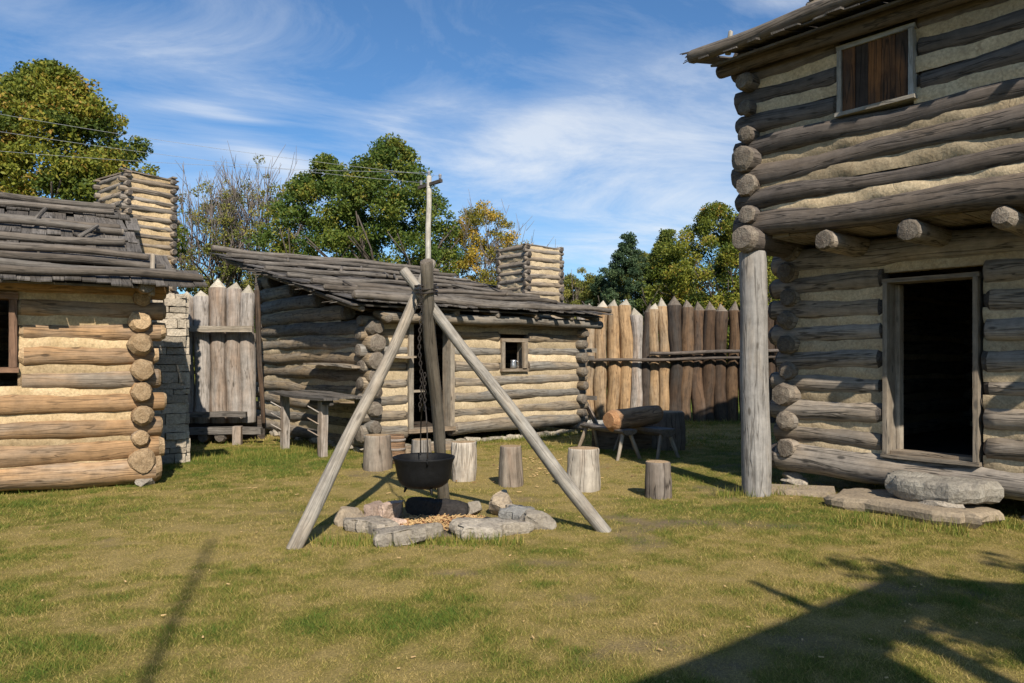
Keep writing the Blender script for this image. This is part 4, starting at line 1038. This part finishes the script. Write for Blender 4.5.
def tree(px_,Yd,H,cr_,label,mat,name='deciduous_tree',base=.12,dens=1.0,leaf=.1,clr=.75,bare_top=0,seed=0,shape=1.0,twigs=0,group='trees beyond the stockade',loc=None):
    random.seed(seed+100); c=loc if loc else G(px_,Yd)
    e_=empty(name,(c[0],c[1],0),0,label,'tree',group)
    mb=MB(); tips=[]
    fork=H*.28
    log(mb,(0,0,-.3),(U(-.2,.2),U(-.2,.2),fork),H*.028,H*.02,9,.6,.03,.05)
    top=Vector((0,0,fork))
    def grow(p,d,L,r,lv):
        q=p+d*L; log(mb,p,q,r,r*.6,6 if lv>1 else 7,max(.5,L/3),.03*L*.3,.05)
        if lv>=3: tips.append(q); return
        for _ in range(3 if lv<2 else 2):
            nd=(d+Vector((U(-1,1),U(-1,1),U(-.25,.75)))*.75).normalized(); grow(q if random.random()<.7 else p.lerp(q,.6),nd,L*U(.6,.85),r*.55,lv+1)
    for k in range(6):
        a=k*1.05+U(-.3,.3); up_=U(.5,1.8); d=Vector((math.cos(a),math.sin(a),up_)).normalized()
        grow(Vector((0,0,fork*U(.6,1.0))),d,H*.22,H*.012,1)
    mb.build('trunk',[BARKT,E_DARK],e_)
    cl=[]
    n=int(310*dens*(cr_/3)**1.6*(H/10)); zc0=H*base; z1=H
    for i in range(n):
        t=U(0,1); z=zc0+(z1-zc0)*t
        env=cr_*shape_env(t,shape); a=U(0,6.283)
        lob=.95+.12*math.sin(a*3+seed)+.09*math.sin(a*5+t*6+seed*2)+.09*math.sin(t*15+a*2+seed)
        q=U(.35,1)**.5*env*lob
        r=clr*U(.4,1.05)*(1-.3*t)
        pz=z-r*.4*(t>.85)
        if bare_top and t>bare_top and random.random()<.93: continue
        if random.random()<.06: continue
        cl.append(((q*math.cos(a),q*math.sin(a),pz),r,int(170*dens*(r/.7)**2*(.1/leaf)**1.5*(.6 if bare_top and t>.55 else 1)),random.random()*.8+.05))
    cl=[(c_,r_,int(n_*3.0),t_) for c_,r_,n_,t_ in cl]; leaves(cl,leaf*.57,'crown',mat,e_)
    if twigs:
        tm=MB()
        for i in range(twigs):
            a=U(0,6.283); q=cr_*U(0,.8); z=H*U(.35,.72); p=Vector((q*math.cos(a)*.7,q*math.sin(a)*.7,z)); d=Vector((math.cos(a)*.3+U(-.3,.3),math.sin(a)*.3+U(-.3,.3),1)).normalized()
            L=U(.15,.32)*H
            if p.z+L>H*1.04: L=H*1.04-p.z
            if L<.2: continue
            log(tm,p,p+d*L,.024,.01,3,L/4,.05,.05)
            for j in range(6):
                t=U(.2,.95); dd=(d+Vector((U(-1,1),U(-1,1),U(-.2,.5)))*.7).normalized(); log(tm,p+d*L*t,p+d*L*t+dd*L*U(.15,.4),.013,.007,3,.5,.02,.05)
        tm.build('bare_twigs',[TWIG,TWIG],e_)
    return e_
def shape_env(t,s):
    if s==2: return max(.04,(1-t))**.8*1.0+.03     # cone
    return (math.sin(math.pi*min(1,(t*.86+.14)))**.62)*(1-.12*t)
tree(48,27,11.9,3.9,'large dense tree turning yellow green behind the left cabin roof',L_MAPLE,seed=1,leaf=.12,clr=.85,dens=1.15)
tree(-60,30,12.0,4.0,'dense autumn tree at the far left edge behind the left cabin',L_MAPLE,seed=11,leaf=.13)
tree(205,33,10.2,2.5,'thin half bare tree with sparse leaves beside the log chimney',L_OLIVE,seed=2,dens=.9,leaf=.09,clr=.5,bare_top=.85,twigs=110)
tree(258,34,10.5,3.0,'half bare grey twigged tree between the chimney and the big green tree',L_OLIVE,seed=3,dens=1.0,leaf=.09,clr=.55,bare_top=.84,twigs=150)
tree(326,31,9.7,2.9,'left crown of full green trees behind the low cabin',L_GREEN,seed=4,leaf=.105,dens=1.1)
tree(392,30,10.2,2.9,'tallest full green tree just left of the utility pole',L_GREEN,seed=5,leaf=.105,dens=1.15)
tree(484,35,8.9,2.6,'thinning yellow and orange tree right of the utility pole',L_YELL,seed=6,dens=1.5,leaf=.09,clr=.6,bare_top=.93,twigs=50)
tree(520,37,7.9,1.9,'small yellow tree behind the low cabin log chimney',L_YELL,seed=61,dens=.6,leaf=.1,clr=.5,bare_top=.8,twigs=15)
tree(580,42,6.6,2.6,'faint olive scrubby tree between the cabin chimney and the cedars',L_OLIVE,seed=7,dens=2.2,leaf=.1,clr=.6,bare_top=.9,twigs=30)
tree(548,45,6.2,3.2,'low olive tree right behind the cabin chimney',L_OLIVE,seed=71,dens=1.6,leaf=.11,clr=.6)
tree(628,38,7.7,2.8,'dark blue green cedar behind the palisade',L_CEDAR,'cedar_tree',.05,1.5,.085,.45,0,8,2)
tree(603,40,6.3,2.2,'lower dark cedar on the left of the blue green one',L_CEDAR,'cedar_tree',.05,1.3,.085,.45,0,81,2)
tree(666,38,7.9,3.0,'yellow green cedar between the dark cedar and the tall tree',L_CEDAR2,'cedar_tree',.05,1.5,.085,.45,0,9,2)
tree(716,37,9.0,3.5,'tall spreading autumn green tree behind the palisade beside the blockhouse',L_MAPLE,seed=10,leaf=.11,dens=1.0,clr=.7)
tree(692,41,8.0,2.6,'greyish thin tree half hidden behind the tall autumn tree',L_OLIVE,seed=101,leaf=.1,dens=.6,clr=.6,bare_top=.7,twigs=20)
tree(752,42,9.4,3.4,'deep green tree filling the gap beside the blockhouse post behind the palisade',L_GREEN,seed=121,leaf=.11,dens=1.1)
tree(645,46,7.8,3.6,'dim olive tree filling in behind the two cedars',L_OLIVE,seed=122,leaf=.11,dens=1.2)
tree(594,48,6.4,3.2,'far olive tree left of the dark cedar',L_OLIVE,seed=123,leaf=.11,dens=1.3)
tree(790,38,7.6,2.6,'green tree seen between the corner post and the blockhouse wall',L_MAPLE,seed=12,leaf=.11,dens=1.0)
random.seed(77)
# distant wood
cl=[]
for i in range(900):
    x=U(-75,75); y=U(62,72); h=3.5+2.2*float(vnoise(x,0,.15,3)); z=U(0,1)*h
    cl.append(((x,y,z),U(.9,1.5),60,random.random()*.8))
tag(leaves(cl,.3,'distant_wood',L_OLIVE,None),'low distant line of olive green woodland behind the fort','woodland',kind='stuff')

# ================================================================== things behind the camera that cast the shadows seen on the lawn
mb=MB(); log(mb,(0,0,-.1),(0,0,9.0),.06,.022,10,.5,.01,.02)
k=9.0/.79; o=mb.build('tall_pole',[W_POST,E_GREY]); o.location=(-2.45+.265*k,6.25-.964*k,0); tag(o,'tall bare wooden pole whose long thin shadow crosses the lawn at lower left','pole')
she=empty('open_shed',(2.86,-1.08,0),math.atan2(.41,2.32),'open log shed with a sloping roof whose shadow falls across the lower right lawn','shed')
mb=MB(); x=-1.5
while x<3.2:
    w=U(.12,.18)
    gap=.35<x<.5 or .75<x<.95 or 1.15<x<1.32 or 1.7<x<1.95; q_=random.uniform(0,.35)
    zt=lambda q:4.5-(1.46-q)*.43 if q<1.46 else 4.5-(q-1.46)*.43
    box(mb,(x+w/2,(.35-q_*.3) if gap else -1.3,zt(x+w/2)),(w/2,0,(.43 if x<1.46 else -.43)*w/2),(0,.25+q_*.3 if gap else 1.9,0),(0,0,.02),0,None,.003,1); x+=w
mb.build('roof_boards',W_ROOF,she)
for x,y in ((-1.3,.3),(1.3,.3),(-1.3,-2.9),(1.3,-2.9)):
    mb=MB(); log(mb,(x,y,-.1),(x,y,4.5-(1.46-x)*.43),.1,.09,10,.3); mb.build('corner_post',[W_POST,E_GREY],she)
ml=MB(); mc=MB(); wall(ml,mc,(1.3,-2.9),(1.3,.3),[.2+.27*i for i in range(8)],.11,(1,0)); ml.build('log_wall',[W_BLOCK2,E_GREY],she); mc.build('chinking',CH_BLK,she)
mb=MB(); log(mb,(.42,.45,3.9),(.42,.45,4.65),.07,.03,8,.2); mb.build('roof_peg',[W_POST,E_GREY],she)
tree(0,0,5.7,1.7,'small leafy tree whose dappled shadow falls on the lawn at lower right',L_GREEN,seed=14,leaf=.1,dens=.7,clr=.4,base=.5,group=None,loc=(5.0,-1.3))

# ================================================================== sky, sun, camera
EL=38.3; sunv=Vector((.265,-.964,0)).normalized()
w=bpy.data.worlds.new('World'); scene.world=w; w.use_nodes=True; nt=w.node_tree
for n in list(nt.nodes): nt.nodes.remove(n)
out=nt.nodes.new('ShaderNodeOutputWorld'); bg=nt.nodes.new('ShaderNodeBackground'); nt.links.new(bg.outputs[0],out.inputs[0])
sky=nt.nodes.new('ShaderNodeTexSky'); sky.sky_type='NISHITA'; sky.sun_disc=False; sky.sun_elevation=R(EL); sky.sun_rotation=math.atan2(sunv.x,sunv.y)
sky.air_density=1.0; sky.dust_density=.6; sky.ozone_density=2.0; sky.altitude=200
tc=nt.nodes.new('ShaderNodeTexCoord'); sp_=nt.nodes.new('ShaderNodeSeparateXYZ'); nt.links.new(tc.outputs['Generated'],sp_.inputs[0])
zc=math_(nt,'ADD',math_(nt,'MAXIMUM',sp_.outputs[2],0.0),.12)
cu=math_(nt,'DIVIDE',sp_.outputs[0],zc); cv=math_(nt,'DIVIDE',sp_.outputs[1],zc)
# wispy cirrus stretched along one direction
rv=comb(nt,math_(nt,'ADD',math_(nt,'MULTIPLY',cu,.55),math_(nt,'MULTIPLY',cv,.25)),math_(nt,'ADD',math_(nt,'MULTIPLY',cv,.9),math_(nt,'MULTIPLY',cu,-.35)),3.1)
n1=noise(nt,rv,1.6,9,.66,.8); n2=noise(nt,comb(nt,cu,cv,7.7),.42,4,.5,.2)
az=math_(nt,'DIVIDE',sp_.outputs[0],math_(nt,'MAXIMUM',math_(nt,'ABSOLUTE',sp_.outputs[1]),.05)); el_=math_(nt,'DIVIDE',sp_.outputs[2],math_(nt,'MAXIMUM',math_(nt,'ABSOLUTE',sp_.outputs[1]),.05))
def cblob(cx,cy,rx,ry,amp,tilt=0):
    dx=math_(nt,'SUBTRACT',az,cx); dy=math_(nt,'SUBTRACT',math_(nt,'SUBTRACT',el_,cy),math_(nt,'MULTIPLY',dx,tilt))
    q=math_(nt,'ADD',math_(nt,'POWER',math_(nt,'DIVIDE',dx,rx),2.0),math_(nt,'POWER',math_(nt,'DIVIDE',dy,ry),2.0))
    return math_(nt,'MULTIPLY',math_(nt,'EXPONENT',math_(nt,'MULTIPLY',q,-1.0)),amp)
bias=cblob(.13,.27,.22,.10,.2,.25)
for ar in ((.24,.2,.12,.07,.14,.5),(-.43,.33,.075,.012,.17,-.08),(-.36,.315,.05,.006,.12,-.12),(-.29,.25,.09,.02,.16,-.35),(-.5,.4,.3,.07,.07,-.15),(.02,.3,.1,.03,.1,.4),(.37,.47,.06,.02,.15,0),(-.13,.33,.08,.03,.09,.2)):
    bias=math_(nt,'ADD',bias,cblob(*ar))
f=math_(nt,'ADD',math_(nt,'ADD',math_(nt,'MULTIPLY',n1,.6),math_(nt,'MULTIPLY',n2,.3)),bias)
fac=ramp(nt,f,[(.45,0.0),(.56,.2),(.72,.7)])
hz=ramp(nt,sp_.outputs[2],[(0.0,.35),(.3,.0)])
SK=(.42,.78,1.25)
skc=mixc(nt,1.0,sky.outputs[0],(.6,.9,1.14),'MULTIPLY')
cc=mixc(nt,fac,skc,(7.6,7.9,8.2)); 
nt.links.new(cc,bg.inputs[0]); bg.inputs[1].default_value=.084
sun=bpy.data.lights.new('sun','SUN'); sun.energy=5.0; sun.angle=R(.53); sun.color=(1,.915,.78)
so=bpy.data.objects.new('sun',sun); COL.objects.link(so)
sd_=Vector((sunv.x*math.cos(R(EL)),sunv.y*math.cos(R(EL)),math.sin(R(EL)))); so.rotation_euler=sd_.to_track_quat('Z','Y').to_euler(); so.location=(10,-30,30)
cam=bpy.data.cameras.new('camera'); co=bpy.data.objects.new('camera',cam); COL.objects.link(co); scene.camera=co
co.location=(0,0,1.5); co.rotation_euler=(R(90),0,0); cam.sensor_width=36; cam.lens=760/1024*36; cam.shift_y=16.5/1024; cam.clip_end=3000; cam.clip_start=.05
vs=scene.view_settings; vs.view_transform='Standard'; vs.look='None'; vs.gamma=1; vs.exposure=.5; vs.use_curve_mapping=False
